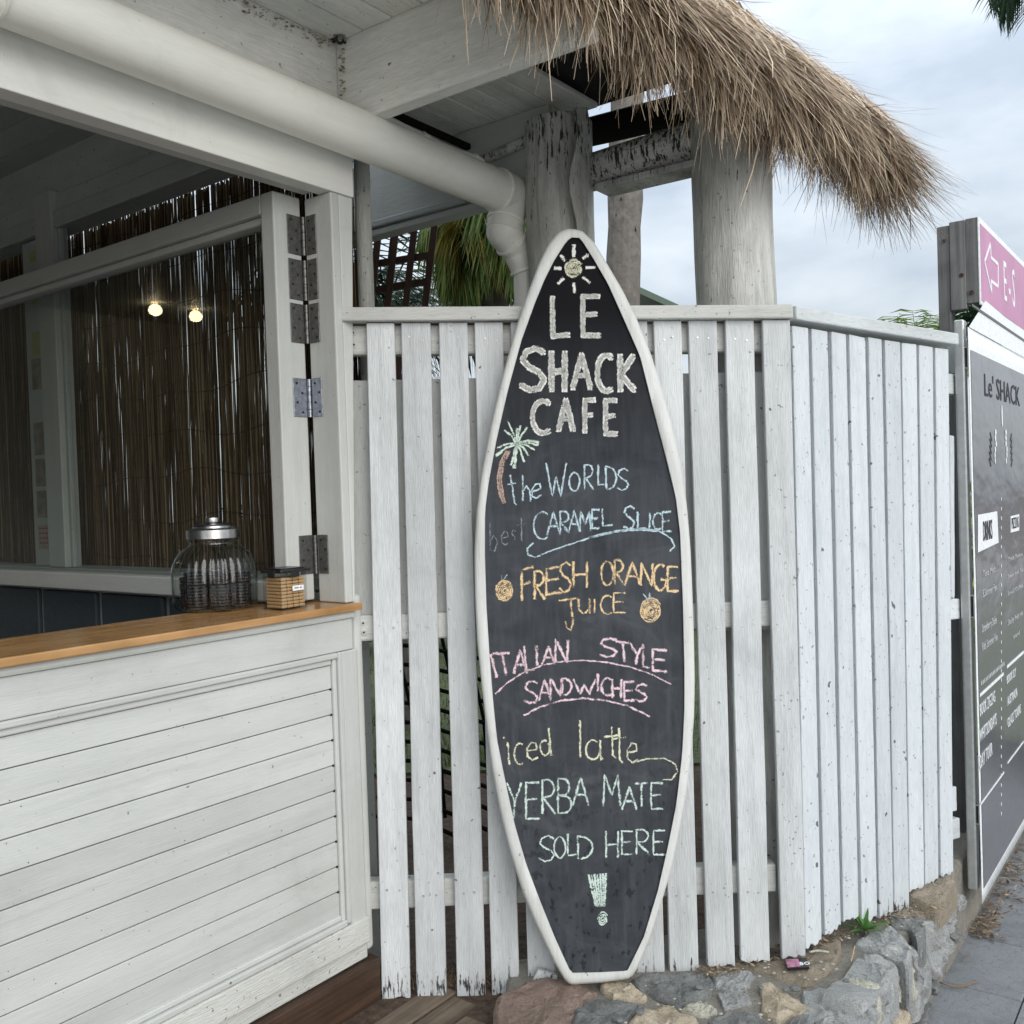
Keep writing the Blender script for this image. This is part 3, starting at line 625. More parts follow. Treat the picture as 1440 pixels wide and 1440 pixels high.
for i in range(ns_):
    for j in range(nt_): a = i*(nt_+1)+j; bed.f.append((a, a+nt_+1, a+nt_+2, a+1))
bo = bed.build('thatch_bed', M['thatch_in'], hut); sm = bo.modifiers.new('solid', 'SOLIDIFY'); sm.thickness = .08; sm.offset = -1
# ------------------------------------------------------------------ stormwater pipe along the fascia
pp = empty('stormwater_pipe', K(-.5, .09, 2.3), 'large cream stormwater pipe running under the beam to an elbow by the post', 'pipe')
RP = .063; vP = .078
uE, zE = hv(716, 274, vP); u5, z5 = hv(500, 187, vP)
slope = (zE-z5)/(uE-u5)
def pz(u): return z5+slope*(u-u5)
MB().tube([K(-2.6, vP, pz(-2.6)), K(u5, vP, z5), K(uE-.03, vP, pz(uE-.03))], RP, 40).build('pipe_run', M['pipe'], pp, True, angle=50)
ea = K(uE-.06, vP, pz(uE-.06)); ebt = K(uE+.01, vP, pz(uE+.01)); Yb = ebt.y
def smooth_path(ps, n=6):
    o = []
    ps = [V(p) for p in ps]; q = [ps[0]*2-ps[1]]+ps+[ps[-1]*2-ps[-2]]
    for i in range(1, len(q)-2):
        for k in range(n):
            t_ = k/n; a_, b_, c_, d_ = q[i-1:i+3]
            o.append(.5*((2*b_)+(c_-a_)*t_+(2*a_-5*b_+4*c_-d_)*t_*t_+(3*b_-a_-3*c_+d_)*t_**3))
    return o+[ps[-1]]
def ball(m_, c_, r_): return m_.lathe(c_, [(r_*math.sin(R(a))+1e-4, -r_*math.cos(R(a))) for a in range(0, 181, 15)], 28)
q0, q1, q2, q3 = ebt, hitY(708, 326, Yb-.02), hitY(726, 350, Yb+.02), hitY(737, 384, Yb+.03)
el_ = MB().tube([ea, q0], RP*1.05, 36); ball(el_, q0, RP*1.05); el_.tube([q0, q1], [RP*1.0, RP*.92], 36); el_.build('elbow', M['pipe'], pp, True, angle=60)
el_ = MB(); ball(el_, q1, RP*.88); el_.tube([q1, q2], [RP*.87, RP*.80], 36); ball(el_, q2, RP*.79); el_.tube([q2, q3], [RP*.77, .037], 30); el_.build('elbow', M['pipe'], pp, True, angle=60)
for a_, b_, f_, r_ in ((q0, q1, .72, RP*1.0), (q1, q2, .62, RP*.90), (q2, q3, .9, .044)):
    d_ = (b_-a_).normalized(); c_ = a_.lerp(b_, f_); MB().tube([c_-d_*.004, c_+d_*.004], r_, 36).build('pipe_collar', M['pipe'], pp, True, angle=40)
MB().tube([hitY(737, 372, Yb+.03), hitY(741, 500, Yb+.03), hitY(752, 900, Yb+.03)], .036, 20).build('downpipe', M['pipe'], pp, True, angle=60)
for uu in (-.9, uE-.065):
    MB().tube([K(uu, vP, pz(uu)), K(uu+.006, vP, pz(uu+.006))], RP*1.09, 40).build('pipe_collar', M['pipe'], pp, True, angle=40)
# conduit clipped above the pipe
cpth = smooth_path([hv(528, 155, -.02), hv(560, 172, -.02), hv(640, 212, -.02), hv(672, 222, -.02), hv(684, 236, -.02)])if False else None
cpts = [hitY(x, y, Y) for x, y, Y in ((515, 145, 2.70), (533, 160, 2.76), (560, 174, 2.82), (600, 194, 2.90), (640, 212, 2.96), (672, 224, 3.02), (686, 240, 3.04))]
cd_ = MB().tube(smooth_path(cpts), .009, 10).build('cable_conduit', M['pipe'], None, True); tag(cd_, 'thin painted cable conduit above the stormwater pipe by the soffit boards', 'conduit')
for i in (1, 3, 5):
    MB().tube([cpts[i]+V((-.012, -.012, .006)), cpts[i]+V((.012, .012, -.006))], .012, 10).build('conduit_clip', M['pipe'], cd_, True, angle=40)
gp = MB().bar(hitY(535, 152, 3.0), hitY(692, 222, 3.3), (0, 0, 1), .009, .01).build('gap_shade_strip', M['black'], hut)  # black strip painting the shade of the gap beside the conduit
# mud nest in the beam corner
p = K(uBm-.022, .022, hu(468, 62, uBm)[1]); nb = MB()
for i in range(40):
    q = p+V((random.gauss(0, .010), random.gauss(0, .010), random.gauss(0, .011))); r_ = random.uniform(.004, .009)
    nb.lathe(q, [(.0001, -r_), (r_*.8, -r_*.5), (r_, 0), (r_*.8, r_*.5), (.0001, r_)], 7)
M['mud'] = island('nest_mud', [(0, (.02, .017, .012)), (.6, (.07, .06, .045)), (1, (.3, .28, .23))], .9)
tag(nb.build('wasp_nest', M['mud'], None), 'small dark wasp nest tucked in the corner of the beams', 'nest')
fl = MB()
for i in range(120):
    f = i/119; uu = uBm-.03-.50*random.random()**1.5; q = K(uu, -.004+random.uniform(0, .006), zC-.006-random.random()**2*.03); r_ = random.uniform(.002, .006)
    fl.lathe(q, [(.0001, -r_*.5), (r_*.8, -r_*.2), (r_, 0), (.0001, r_*.5)], 6)
for i in range(60):
    q = K(uBm-.003, .004+random.random()*.02, zC-.02-.19*random.random()); r_ = random.uniform(.002, .006)
    fl.lathe(q, [(.0001, -r_*.5), (r_*.8, -r_*.2), (r_, 0), (.0001, r_*.5)], 6)
M['crust'] = island('caulk_crust', [(0, (.18, .14, .08)), (.5, (.42, .38, .29)), (1, (.58, .56, .48))], .9)
tag(fl.build('crusty_sealant', M['crust'], hut, kind='stuff'), None, None)
# ------------------------------------------------------------------ picket fence facing the camera
YF = 2.6
f1 = empty('picket_fence', V((.2, YF, .04)), 'white picket fence facing the street behind the surfboard menu', 'fence')
def picket(par, mk, plane, tl, tr, bl, br, ty, by, th_, name='picket', jag=True):
    """pixel corners met with the fence plane; thickness th_ towards the back"""
    pt_, n_ = plane
    a, b_, c_, d_ = hitP(bl, by[0], pt_, n_), hitP(br, by[1], pt_, n_), hitP(tr, ty[1], pt_, n_), hitP(tl, ty[0], pt_, n_)
    nz = V(n_)*th_; nn = 7; m_ = MB(); bot = []
    for k in range(nn+1):
        f = k/nn; q = a.lerp(b_, f)
        if jag: q = q+Z*(random.uniform(-.004, .010) if 0 < k < nn else random.uniform(0, .006))
        bot.append(q)
    # edges with a few wobble rows
    rows = [bot]; ROW = 7
    for r_ in range(1, ROW+1):
        g_ = r_/ROW; w1 = random.uniform(-.0012, .0012) if r_ < ROW else 0
        l_, r2 = a.lerp(d_, g_), b_.lerp(c_, g_); dv = (r2-l_).normalized()
        rows.append([l_.lerp(r2, k/nn)+dv*(w1 if k in (0, nn) else 0) for k in range(nn+1)])
    W_ = nn+1; fr = [p for row in rows for p in row]; bk = [p+nz for p in fr]; nV = len(fr); fs = []
    for r_ in range(ROW):
        for k in range(nn):
            i0 = r_*W_+k; fs.append((i0, i0+1, i0+1+W_, i0+W_)); fs.append((nV+i0, nV+i0+W_, nV+i0+1+W_, nV+i0+1))
    for r_ in range(ROW):
        i0 = r_*W_; fs.append((i0, i0+W_, nV+i0+W_, nV+i0)); i1 = i0+nn; fs.append((i1, nV+i1, nV+i1+W_, i1+W_))
    for k in range(nn):
        fs.append((k, nV+k, nV+k+1, k+1)); j = ROW*W_+k; fs.append((j, j+1, nV+j+1, nV+j))
    m_.add(fr+bk, fs)
    return m_.build(name, M[mk], par, bevel=.002, seg=1)
FP = ((0, YF, 0), (0, 1, 0)); 
front = [(515, 554, 537, 577, 1407), (564, 605, 586, 628, 1409), (617, 657, 643, 683, 1409), (667, 707, 692, 731, 1401), (718, 758, 743, 782, 1388), (769, 809, 794, 834, 1384), (820, 860, 845, 884, 1380), (870, 910, 895, 935, 1374),
         (919, 958, 942, 983, 1374), (968, 1008, 995, 1034, 1361), (1020, 1060, 1042, 1083, 1353), (1072, 1111, 1100, 1133, 1348)]
for i, (a0, a1, b0, b1, yb) in enumerate(front):
    yt = 454-(a0-515)*.008
    picket(f1, 'fence', FP if i < 11 else ((0, YF-.006, 0), (0, 1, 0)), a0, a1, b0, b1, (yt, yt), (yb+(3 if i == 11 else 0), yb-(3 if i == 11 else 0)), .02)
# pieces nailed on behind: short boards closing the gaps between the rails
BP = ((0, YF+.050, 0), (0, 1, 0))
for i, x0 in enumerate([490, 543, 592, 644, 696, 748, 800, 852, 896, 948, 1000, 1050]):
    ytb = 535-(x0-490)*.022
    picket(f1, 'fence_back', BP, x0, x0+48, x0+9, x0+57, (ytb, ytb), (898-(x0-490)*.022, 898-(x0-490)*.022), .016, 'backing_board', False)
def rail(par, mk, a, b, h, y0, y1, name, bev=.004):   # a, b points of the top edge, h height; y0..y1 depth offsets along nrm
    a, b = V(a), V(b); d = (b-a); n_ = V((-d.y, d.x, 0)).normalized()
    return MB().box(a+n_*y0-Z*h, d, n_*(y1-y0), Z*h).build(name, M[mk], par, bevel=bev)
r0, r1 = hitY(475, 434, YF), hitY(1112, 430, YF)
rail(f1, 'fence_x', r0, r1, .037, -.022, .075, 'cap_rail')
r0, r1 = hitY(486, 457, YF+.02), hitY(1108, 452, YF+.02)
rail(f1, 'fence_x', r0, r1, .082, .003, .048, 'rail', .008)
r0, r1 = hitY(500, 866, YF+.02), hitY(1100, 844, YF+.02)
rail(f1, 'fence_x', r0, r1, .072, .003, .048, 'rail', .006)
r0, r1 = hitY(505, 1242, YF+.02), hitY(1092, 1216, YF+.02)
rail(f1, 'fence_x', r0, r1, .078, .003, .048, 'rail', .006)
# rail-end bolts
for (x, y) in ((497, 468), (498, 485), (511, 876), (512, 889), (515, 1250), (516, 1266)):
    c0 = hitY(x, y, YF+.023); MB().tube([c0, c0+V((0, -.003, 0))], .0075, 12).build('washer', M['fence_x'], f1); MB().tube([c0+V((0, -.003, 0)), c0+V((0, -.005, 0))], .0028, 8).build('bolt', M['dark'], f1)
nh = MB(); 
for (a0, a1, b0, b1, yb) in front:
    for yy in (478, 880, 1255):
        f = (yy-454)/(yb-454)
        for g_ in (.3, .7):
            x = (a0+(b0-a0)*f)*(1-g_)+(a1+(b1-a1)*f)*g_; c0 = hitY(x+random.uniform(-3, 3), yy+random.uniform(-5, 5), YF-.0005); nh.tube([c0+V((0, .002, 0)), c0+V((0, -.0012, 0))], random.uniform(.0022, .0036), 8)
nh.build('nail_head', M['alu'], f1, kind='stuff')
# ------------------------------------------------------------------ picket fence along the street
CR = hitY(1112, 700, YF); CR.z = 0
NR_ = V((-RD.y, RD.x, 0))     # towards the yard
f2 = empty('picket_fence', V((CR.x, CR.y, .04)), 'bright white picket fence running along the street to the grey timber sign', 'fence')
RPn = (CR+V((0, 0, 0)), NR_)
ret = [(1115, 1137, 1134, 1156, 472, 475, 1336, 1324), (1142, 1164, 1161, 1183, 476, 480, 1317, 1303), (1170, 1190, 1187, 1208, 480, 484, 1299, 1292), (1195, 1217, 1213, 1234, 484, 489, 1300, 1291), (1222, 1240, 1238, 1257, 488, 491, 1294, 1285),
       (1245, 1266, 1259, 1279, 492, 495, 1285, 1277), (1269, 1289, 1280, 1300, 496, 498, 1257, 1249), (1293, 1312, 1302, 1320, 499, 502, 1247, 1239), (1316, 1334, 1324, 1341, 503, 505, 1234, 1228)]
ret = [(a, b, c_, d_, e-14, f-14, g_, h) for a, b, c_, d_, e, f, g_, h in ret]
for (a0, a1, b0, b1, t0, t1, y0, y1) in ret:
    picket(f2, 'fence_r', RPn, a0, a1, b0, b1, (t0, t1), (y0, y1), .02)
BP2 = (CR+NR_*.040, NR_)
for i in range(9):
    x0 = 1108+i*27-i*i*.35; x1 = 1108+(i+1)*27-(i+1)**2*.35; f0 = (x0-1108)/230; f1_ = (x1-1108)/230
    picket(f2, 'fence_back', BP2, x0, x1-.6, x0+19-7*f0, x1+19-7*f1_-.6, (470+f0*32, 470+f1_*32), (1315-f0*95, 1315-f1_*95), .014, 'backing_board', False)
r0 = hitP(1112, 431, *RPn); r1 = hitP(1341, 470, *RPn)
rail(f2, 'fence_rx', r0, r1, .038, -.018, .07, 'cap_rail')
for (ya, yb, hh) in ((500, 527, .07), (862, 842, .07), (1215, 1150, .07)):
    r0 = hitP(1118, ya, CR+NR_*.060, NR_); r1 = hitP(1350, yb, CR+NR_*.060, NR_); rail(f2, 'fence_rx', r0, r1, hh, 0, .04, 'rail')
# end post and lower pickets beyond the far end
picket(f2, 'fence_r', (CR+NR_*.05, NR_), 1336, 1342, 1338, 1343, (612, 613), (842, 841), .02)
picket(f2, 'fence_r', (CR+NR_*.06, NR_), 1336, 1345, 1338, 1346, (1110, 1106), (1142, 1140), .02, 'rail_block', False)
picket(f2, 'fence_back', (CR+NR_*.10, NR_), 1330, 1342, 1338, 1346, (478, 480), (526, 524), .03, 'rail_block', False)
# ------------------------------------------------------------------ surfboard chalkboard leaning on the fence
outer = [(800, 321), (785, 326), (770, 345), (757, 372), (742, 412), (725, 462), (705, 535), (690, 598), (678, 660), (670, 720), (667, 780), (668, 840), (671, 900), (677, 960), (684, 1020), (692, 1080), (703, 1140), (718, 1200), (735, 1255), (757, 1307), (780, 1355), (796, 1381), (803, 1385),
         (845, 1382), (882, 1377), (890, 1372), (897, 1361), (912, 1325), (930, 1270), (945, 1220), (957, 1160), (966, 1110), (972, 1060), (976, 1010), (977, 960), (976, 900), (974, 840), (971, 770), (966, 710), (957, 650), (945, 598), (930, 543), (915, 497), (895, 447), (875, 407), (852, 368), (835, 340), (818, 324)]
inner = [(802, 334), (793, 345), (779, 367), (766, 393), (752, 427), (733, 480), (714, 550), (698, 620), (687, 680), (682, 720), (682, 780), (684, 850), (688, 915), (693, 980), (699, 1040), (711, 1100), (724, 1160), (740, 1215), (760, 1268), (781, 1320), (803, 1368),
         (845, 1367), (882, 1365), (905, 1318), (925, 1252), (939, 1190), (951, 1130), (959, 1060), (962, 1000), (962, 940), (960, 850), (956, 750), (950, 700), (935, 638), (917, 570), (900, 502), (875, 445), (855, 400), (833, 362), (816, 335)]
pb = V((0, 2.492, .10)); ptp = V((0, 2.545, 1.87)); BN = V((0, (ptp-pb).z, -(ptp-pb).y)).normalized()   # pointing away from the camera
BPt = pb
def bd(px, py, o=0): return hitP(px, py, BPt+BN*o, BN)
def resample(pl, n):
    ps = [V((x, y)) for x, y in pl]; ps.append(ps[0]); ds = [0]
    for i in range(1, len(ps)): ds.append(ds[-1]+(ps[i]-ps[i-1]).length)
    o = []; j = 0
    for k in range(n):
        d = ds[-1]*k/n
        while ds[j+1] < d: j += 1
        o.append(ps[j].lerp(ps[j+1], (d-ds[j])/(ds[j+1]-ds[j])))
    return o
sb = empty('surfboard_sign', V((.235, 2.49, .08)), 'tall surfboard shaped chalkboard menu with white rim leaning on the picket fence', 'chalkboard sign')
ctr = V((820, 870))
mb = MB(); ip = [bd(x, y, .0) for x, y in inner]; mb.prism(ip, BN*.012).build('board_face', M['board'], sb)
# rim: rings from inner lip round to the back
rimm = MB(); NRM = 180
def ringpts(pl, off, shrink=0):
    o = []
    for q in resample(pl, NRM):
        if shrink:
            d = (ctr-q); d.x *= 1; q = q+V((d.x, d.y*.25)).normalized()*shrink
        o.append(q)
    return o
# align resampling by angle around centre so the rings match
def byangle(pl):
    ps = [V(p) for p in pl]; n = len(ps); res = []
    for k in range(NRM):
        a = -math.pi/2-2*math.pi*k/NRM; d = V((math.cos(a), math.sin(a)*1)) ; best = None
        # stretched angle for even spacing
        d = V((math.cos(a)*150, math.sin(a)*530)).normalized()
        for i in range(n):
            p, q = ps[i]-ctr, ps[(i+1) % n]-ctr; e = q-p; den = d.x*e.y-d.y*e.x
            if abs(den) < 1e-9: continue
            t_ = (p.x*e.y-p.y*e.x)/den; s_ = (p.x*d.y-p.y*d.x)/den
            if t_ > 0 and -1e-6 <= s_ <= 1+1e-6 and (best is None or t_ > best): best = t_
        res.append(ctr+d*best)
    return res
ri, ro = byangle(inner), byangle(outer)
prof = [(0.0, .004), (.0, -.005), (.05, -.007), (.45, -.008), (.80, -.0075), (.92, -.004), (.985, .002), (1, .012), (1, .022), (.9, .028), (0, .028)]
for (f, o_) in prof:
    for k in range(NRM):
        q = ri[k].lerp(ro[k], f); rimm.v.append(bd(q.x, q.y, o_))
for j in range(len(prof)-1):
    for k in range(NRM): rimm.f.append((j*NRM+k, j*NRM+(k+1) % NRM, (j+1)*NRM+(k+1) % NRM, (j+1)*NRM+k))
rimm.build('rim', M['rim'], sb, True, angle=50)
# --- chalk strokes
def arc(cx, cy, rx, ry, a0, a1, n=10): return [(cx+rx*math.cos(R(a0+(a1-a0)*k/n)), cy+ry*math.sin(R(a0+(a1-a0)*k/n))) for k in range(n+1)]
GL = {   # y up, unit box
 'A': [[(0, 0), (.5, 1), (1, 0)], [(.2, .38), (.82, .38)]], 'B': [[(.05, 0), (.05, 1)], [(.05, 1)]+arc(.4, .76, .42, .24, 90, -90, 8)+[(.1, .52)], [(.1, .52)]+arc(.4, .26, .55, .26, 90, -90, 8)+[(.05, 0)]],
 'C': [arc(.62, .5, .6, .5, 55, 305, 14)], 'D': [[(.05, 1), (.08, 0)], [(.0, 1)]+arc(.2, .5, .78, .5, 80, -90, 12)], 'E': [[(.95, 1), (.05, 1), (.05, 0), (1, 0)], [(.05, .52), (.8, .55)]],
 'F': [[(1, 1), (.05, 1), (.05, 0)], [(.05, .52), (.75, .55)]], 'G': [arc(.55, .5, .52, .5, 55, 340, 14)+[(1, .42), (.6, .42)]], 'H': [[(.05, 1), (.08, 0)], [(.95, 1), (.92, 0)], [(.05, .48), (.95, .52)]],
 'I': [[(.5, 1), (.5, 0)]], 'J': [[(0, .93), (1, 1)], [(.6, .97), (.75, .25), (.62, 0), (.42, .08), (.35, .28)]], 'K': [[(.1, 1), (.12, 0)], [(.95, 1), (.15, .45), (1, 0)]], 'L': [[(.1, 1), (.12, 0), (1, .05)]],
 'M': [[(0, 0), (.1, 1), (.5, .35), (.85, 1), (1, 0)]], 'N': [[(.0, 0), (.05, 1), (.92, 0), (1, 1)]], 'O': [arc(.5, .5, .48, .5, 80, 440, 18)], 'R': [[(.1, 1), (.12, 0)], [(.1, .98)]+arc(.4, .75, .5, .25, 90, -90, 8)+[(.15, .5), (1, 0)]],
 'S': [[(.95, .88), (.6, 1), (.2, .9), (.08, .7), (.35, .55), (.75, .42), (.95, .25), (.75, .05), (.4, 0), (.0, .12)]], 'T': [[(0, .97), (1, 1)], [(.5, .98), (.52, 0)]], 'U': [[(.05, 1), (.08, .25), (.35, 0), (.7, .08), (.92, .4), (.95, 1), (.97, 0)]],
 'W': [[(0, 1), (.3, 0), (.5, .6), (.72, 0), (1, 1)]], 'Y': [[(0, 1), (.5, .5)], [(1, 1), (.55, .45), (.45, 0)]],
 't': [[(.5, 1), (.55, .1), (.8, 0)], [(0, .68), (1, .74)]], 'h': [[(.1, 1), (.12, 0)], [(.12, .4), (.5, .58), (.85, .4), (.95, 0)]], 'e': [[(.05, .5), (.9, .6), (.8, .95), (.45, 1), (.1, .65), (.15, .2), (.5, 0), (1, .15)]],
 'b': [[(.1, 1), (.12, 0)], [(.12, .35), (.5, .55), (.9, .35), (.6, 0), (.12, .05)]], 's': [[(.9, .9), (.4, 1), (.2, .7), (.7, .4), (.7, .1), (.1, 0)]], 'c': [arc(.6, .5, .55, .5, 60, 300, 10)],
 'd': [arc(.4, .28, .38, .28, 60, 400, 12), [(.8, 1), (.85, 0), (1, .03)]], 'l': [[(.5, 1), (.55, 0)]], 'a': [arc(.4, .5, .4, .5, 50, 360, 12)+[(.85, 0), (1, .05)], [(.8, 1), (.82, .2), (1, 0)]], 'i': [[(.4, .75), (.6, 0)]],
}
class Chalk:
    def __init__(s, name, col): s.m = MB(); s.n = name; s.c = col; s.a = []
    def line(s, pts, w=3.0, taper=True, jit=.35):
        ps = [V(p) for p in pts]
        # densify and wobble
        q = []
        for i in range(len(ps)-1):
            n = max(1, int((ps[i+1]-ps[i]).length/3.5))
            for k in range(n): q.append(ps[i].lerp(ps[i+1], k/n))
        q.append(ps[-1]); q = [p+V((random.uniform(-jit, jit), random.uniform(-jit, jit))) for p in q]
        n = len(q); vs_ = []; pr = random.uniform(.72, 1.0); ph = random.uniform(0, 99)
        for i, p in enumerate(q):
            d = (q[min(i+1, n-1)]-q[max(i-1, 0)]); d = d.normalized() if d.length > 1e-6 else V((1, 0)); nn = V((-d.y, d.x))*(w*.54*random.uniform(.75, 1.25))
            o_ = -.0006
            vs_ += [bd(p.x-nn.x, p.y-nn.y, o_), bd(p.x, p.y, o_), bd(p.x+nn.x, p.y+nn.y, o_)]
            pp_ = pr*(1-.5*abs(noise.noise(V((ph, i*.35, 0))))*1.3); pp_ *= .55 if i == n-1 else 1
            s.a += [pp_*.18, pp_, pp_*.18]
        s.m.add(vs_, [(3*i, 3*i+1, 3*i+4, 3*i+3) for i in range(n-1)]+[(3*i+1, 3*i+2, 3*i+5, 3*i+4) for i in range(n-1)])
    def glyph(s, ch, x0, x1, y0, y1, w=3.0, slant=0, skew=0):
        for st in GL[ch]:
            s.line([(x0+(x1-x0)*x+slant*y, y1+(y0-y1)*y+skew*x) for x, y in st], w)
    def fill(s, cx, cy, rx, ry, w=2.2, turns=5):
        pts = []; n = turns*14
        for i in range(n):
            f = i/n; a = i/14*6.283; pts.append((cx+rx*(.12+.88*f)*math.cos(a), cy+ry*(.12+.88*f)*math.sin(a)))
        s.line(pts, w, jit=.5)
    def done(s):
        o = s.m.build(s.n, CH[s.c], sb); at = o.data.attributes.new('press', 'FLOAT', 'POINT'); at.data.foreach_set('value', s.a); return o
def words(name, col, glyphs, w, s=4.0, ox=640, oy=600, extra=None):
    c_ = Chalk(name, col)
    for g_ in glyphs:
        ch, x0, x1, y0, y1 = g_[:5]; sl_, sk = (g_[5] if len(g_) > 5 else 0), (g_[6] if len(g_) > 6 else 0)
        c_.glyph(ch, ox+x0/s, ox+x1/s, oy+y0/s, oy+y1/s, w, sl_/s, sk/s)
    if extra:
        for pts, ww in extra: c_.line([(ox+x/s, oy+y/s) for x, y in pts], ww)
    return c_.done()
# heading letters are drawn several strokes wide
def fat(name, glyphs):
    c_ = Chalk(name, 'w')
    for (ch, x0, x1, y0, y1, w) in glyphs:
        X0, X1, Y0, Y1 = 640+x0/4, 640+x1/4, 310+y0/4, 310+y1/4; h = w/2
        for dx, dy in ((-1, -1), (1, 1), (1, -1), (-1, 1), (0, 0)): c_.glyph(ch, X0+h+dx*w*.22, X1-h+dx*w*.22, Y0+h+dy*w*.22, Y1-h+dy*w*.26, w*.5)
    return c_.done()
fat('chalk_lettering_le', [('L', 522, 655, 415, 668, 7.5), ('E', 698, 830, 412, 662, 7.5)])
fat('chalk_lettering_shack', [('S', 352, 525, 700, 972, 8.5), ('H', 518, 640, 722, 975, 9), ('A', 645, 778, 738, 962, 8), ('C', 782, 900, 742, 978, 8), ('K', 902, 1025, 742, 975, 8.5)])
fat('chalk_lettering_cafe', [('C', 418, 548, 1000, 1212, 7.5), ('A', 566, 680, 992, 1197, 8), ('F', 712, 800, 995, 1207, 7.5), ('E', 828, 925, 998, 1216, 7.5)])
c_ = Chalk('chalk_sun', 's'); c_.fill(806.5, 378, 12.5, 13, 4.5, 4); c_.done()
c_ = Chalk('chalk_sun_rays', 'w')
for a_, b_ in (((667, 135), (669, 207)), ((590, 195), (620, 228)), ((555, 268), (600, 272)), ((578, 357), (612, 322)), ((669, 350), (672, 410)), ((715, 318), (760, 350)), ((733, 265), (790, 264)), ((718, 216), (755, 188))):
    c_.line([(640+a_[0]/4, 310+a_[1]/4), (640+b_[0]/4, 310+b_[1]/4)], 4.5)
c_.done()
c_ = Chalk('chalk_palm_leaves', 'G')
for e_, w in (((713, 591), 2.4), ((709, 605), 3.2), ((697, 641), 4), ((699, 630), 3), ((723, 659), 5), ((719, 655), 3.5), ((744, 641), 3.4), ((758, 622), 4), ((757, 626), 3), ((742, 601), 3), ((732, 598), 3), ((737, 650), 3), ((752, 633), 2.6), ((727, 602), 4)):
    mx_ = ((727+e_[0])/2, (624+e_[1])/2-3); c_.line([(727, 624), mx_, e_], w)
c_.done()
c_ = Chalk('chalk_palm_trunk', 'br')
for d in (-2.4, 0, 2.4): c_.line([(715+d, 634), (706+d, 650), (702+d, 674), (704+d, 690), (709+d*.6, 708)], 3.4)
c_.done()
words('chalk_lettering_the_worlds', 'b', [('t', 310, 360, 270, 445, -25), ('h', 375, 428, 272, 420), ('e', 425, 488, 330, 410, 0, -15), ('W', 512, 625, 205, 392), ('O', 640, 702, 258, 362), ('R', 722, 780, 215, 355), ('L', 800, 842, 215, 328), ('D', 845, 908, 225, 352), ('S', 912, 978, 235, 357)], 2.9)
words('chalk_lettering_best', 'f', [('b', 190, 245, 540, 700), ('e', 255, 305, 590, 665), ('s', 312, 345, 580, 650), ('t', 345, 398, 510, 650)], 2.4)
ul = [(440, 655), (405, 685), (410, 720), (450, 735), (520, 705), (620, 670), (750, 628), (900, 592), (1050, 580), (1150, 590), (1215, 628), (1235, 675), (1205, 702)]
words('chalk_lettering_caramel_slice', 'b', [('C', 440, 525, 480, 632), ('A', 518, 590, 478, 610), ('R', 585, 645, 476, 600), ('A', 638, 702, 474, 592), ('M', 700, 765, 478, 588), ('E', 768, 815, 468, 572), ('L', 822, 888, 462, 558), ('S', 948, 1012, 445, 575), ('L', 1022, 1075, 478, 575), ('I', 1085, 1105, 485, 578), ('C', 1112, 1162, 485, 580), ('E', 1165, 1218, 480, 588)], 3.3, extra=[(ul, 2.5), ([(x, y-6) for x, y in ul[6:10]], 2.2)])
words('chalk_lettering_fresh_orange', 'o', [('F', 372, 440, 805, 982, 0, -15), ('R', 440, 505, 812, 972, 0, 0), ('E', 508, 605, 800, 945, 0, -15), ('S', 585, 655, 762, 930), ('H', 660, 748, 757, 905), ('O', 820, 892, 758, 892), ('R', 892, 948, 750, 885), ('A', 952, 1042, 762, 892), ('N', 1045, 1112, 768, 895), ('G', 1115, 1185, 775, 922), ('E', 1192, 1258, 787, 925)], 4.0)
words('chalk_lettering_juice', 'o', [('J', 582, 692, 965, 1145), ('U', 692, 760, 968, 1052), ('I', 775, 795, 968, 1048), ('C', 818, 882, 950, 1055), ('E', 888, 962, 935, 1045)], 3.4)
c_ = Chalk('chalk_orange_fruit', 'o'); c_.fill(709.5, 831, 13, 15, 3.4, 5); c_.done()
c_ = Chalk('chalk_orange_fruit', 'o'); c_.fill(915, 858.5, 15.5, 18, 2.3, 6); c_.done()
c_ = Chalk('chalk_fruit_leaves', 'b')
for pts in ([(706, 816), (705, 809)], [(708, 815), (713, 808)], [(911, 843), (904, 835)], [(913, 842), (914, 833)], [(908, 844), (915, 838)]): c_.line(pts, 1.8)
c_.done()
words('chalk_lettering_italian_style', 'p', [('I', 205, 265, 240, 372, -35), ('T', 238, 335, 232, 360, -25), ('A', 328, 405, 218, 350), ('L', 392, 448, 192, 330, -8), ('I', 440, 480, 190, 312), ('A', 488, 562, 195, 298), ('N', 562, 635, 158, 285),
      ('S', 812, 915, 150, 255), ('T', 915, 990, 165, 278, -12, 12), ('Y', 985, 1058, 175, 292, 0, 10), ('L', 1052, 1098, 188, 312, 0, 10), ('E', 1108, 1198, 212, 330, 0, 8)], 4.2, oy=860,
      extra=[([(225, 465), (300, 395), (400, 335), (500, 300), (600, 280), (720, 275), (850, 285), (980, 310), (1100, 350), (1215, 410)], 2.6)])
words('chalk_lettering_sandwiches', 'p', [('S', 388, 468, 390, 515), ('A', 470, 538, 385, 500), ('N', 535, 598, 378, 478), ('D', 600, 655, 375, 468), ('W', 665, 790, 380, 462), ('I', 792, 812, 350, 448), ('C', 822, 880, 375, 472), ('H', 882, 938, 380, 488), ('E', 948, 1010, 395, 500), ('S', 1012, 1082, 408, 505)], 3.9, oy=860,
      extra=[([(385, 585), (480, 535), (600, 500), (720, 488), (850, 500), (970, 530), (1095, 590)], 3.0)])
words('chalk_lettering_iced', 'y', [('i', 275, 325, 690, 865), ('c', 330, 388, 740, 860), ('e', 398, 468, 735, 835), ('d', 480, 550, 655, 810, -10)], 3.0, oy=860)
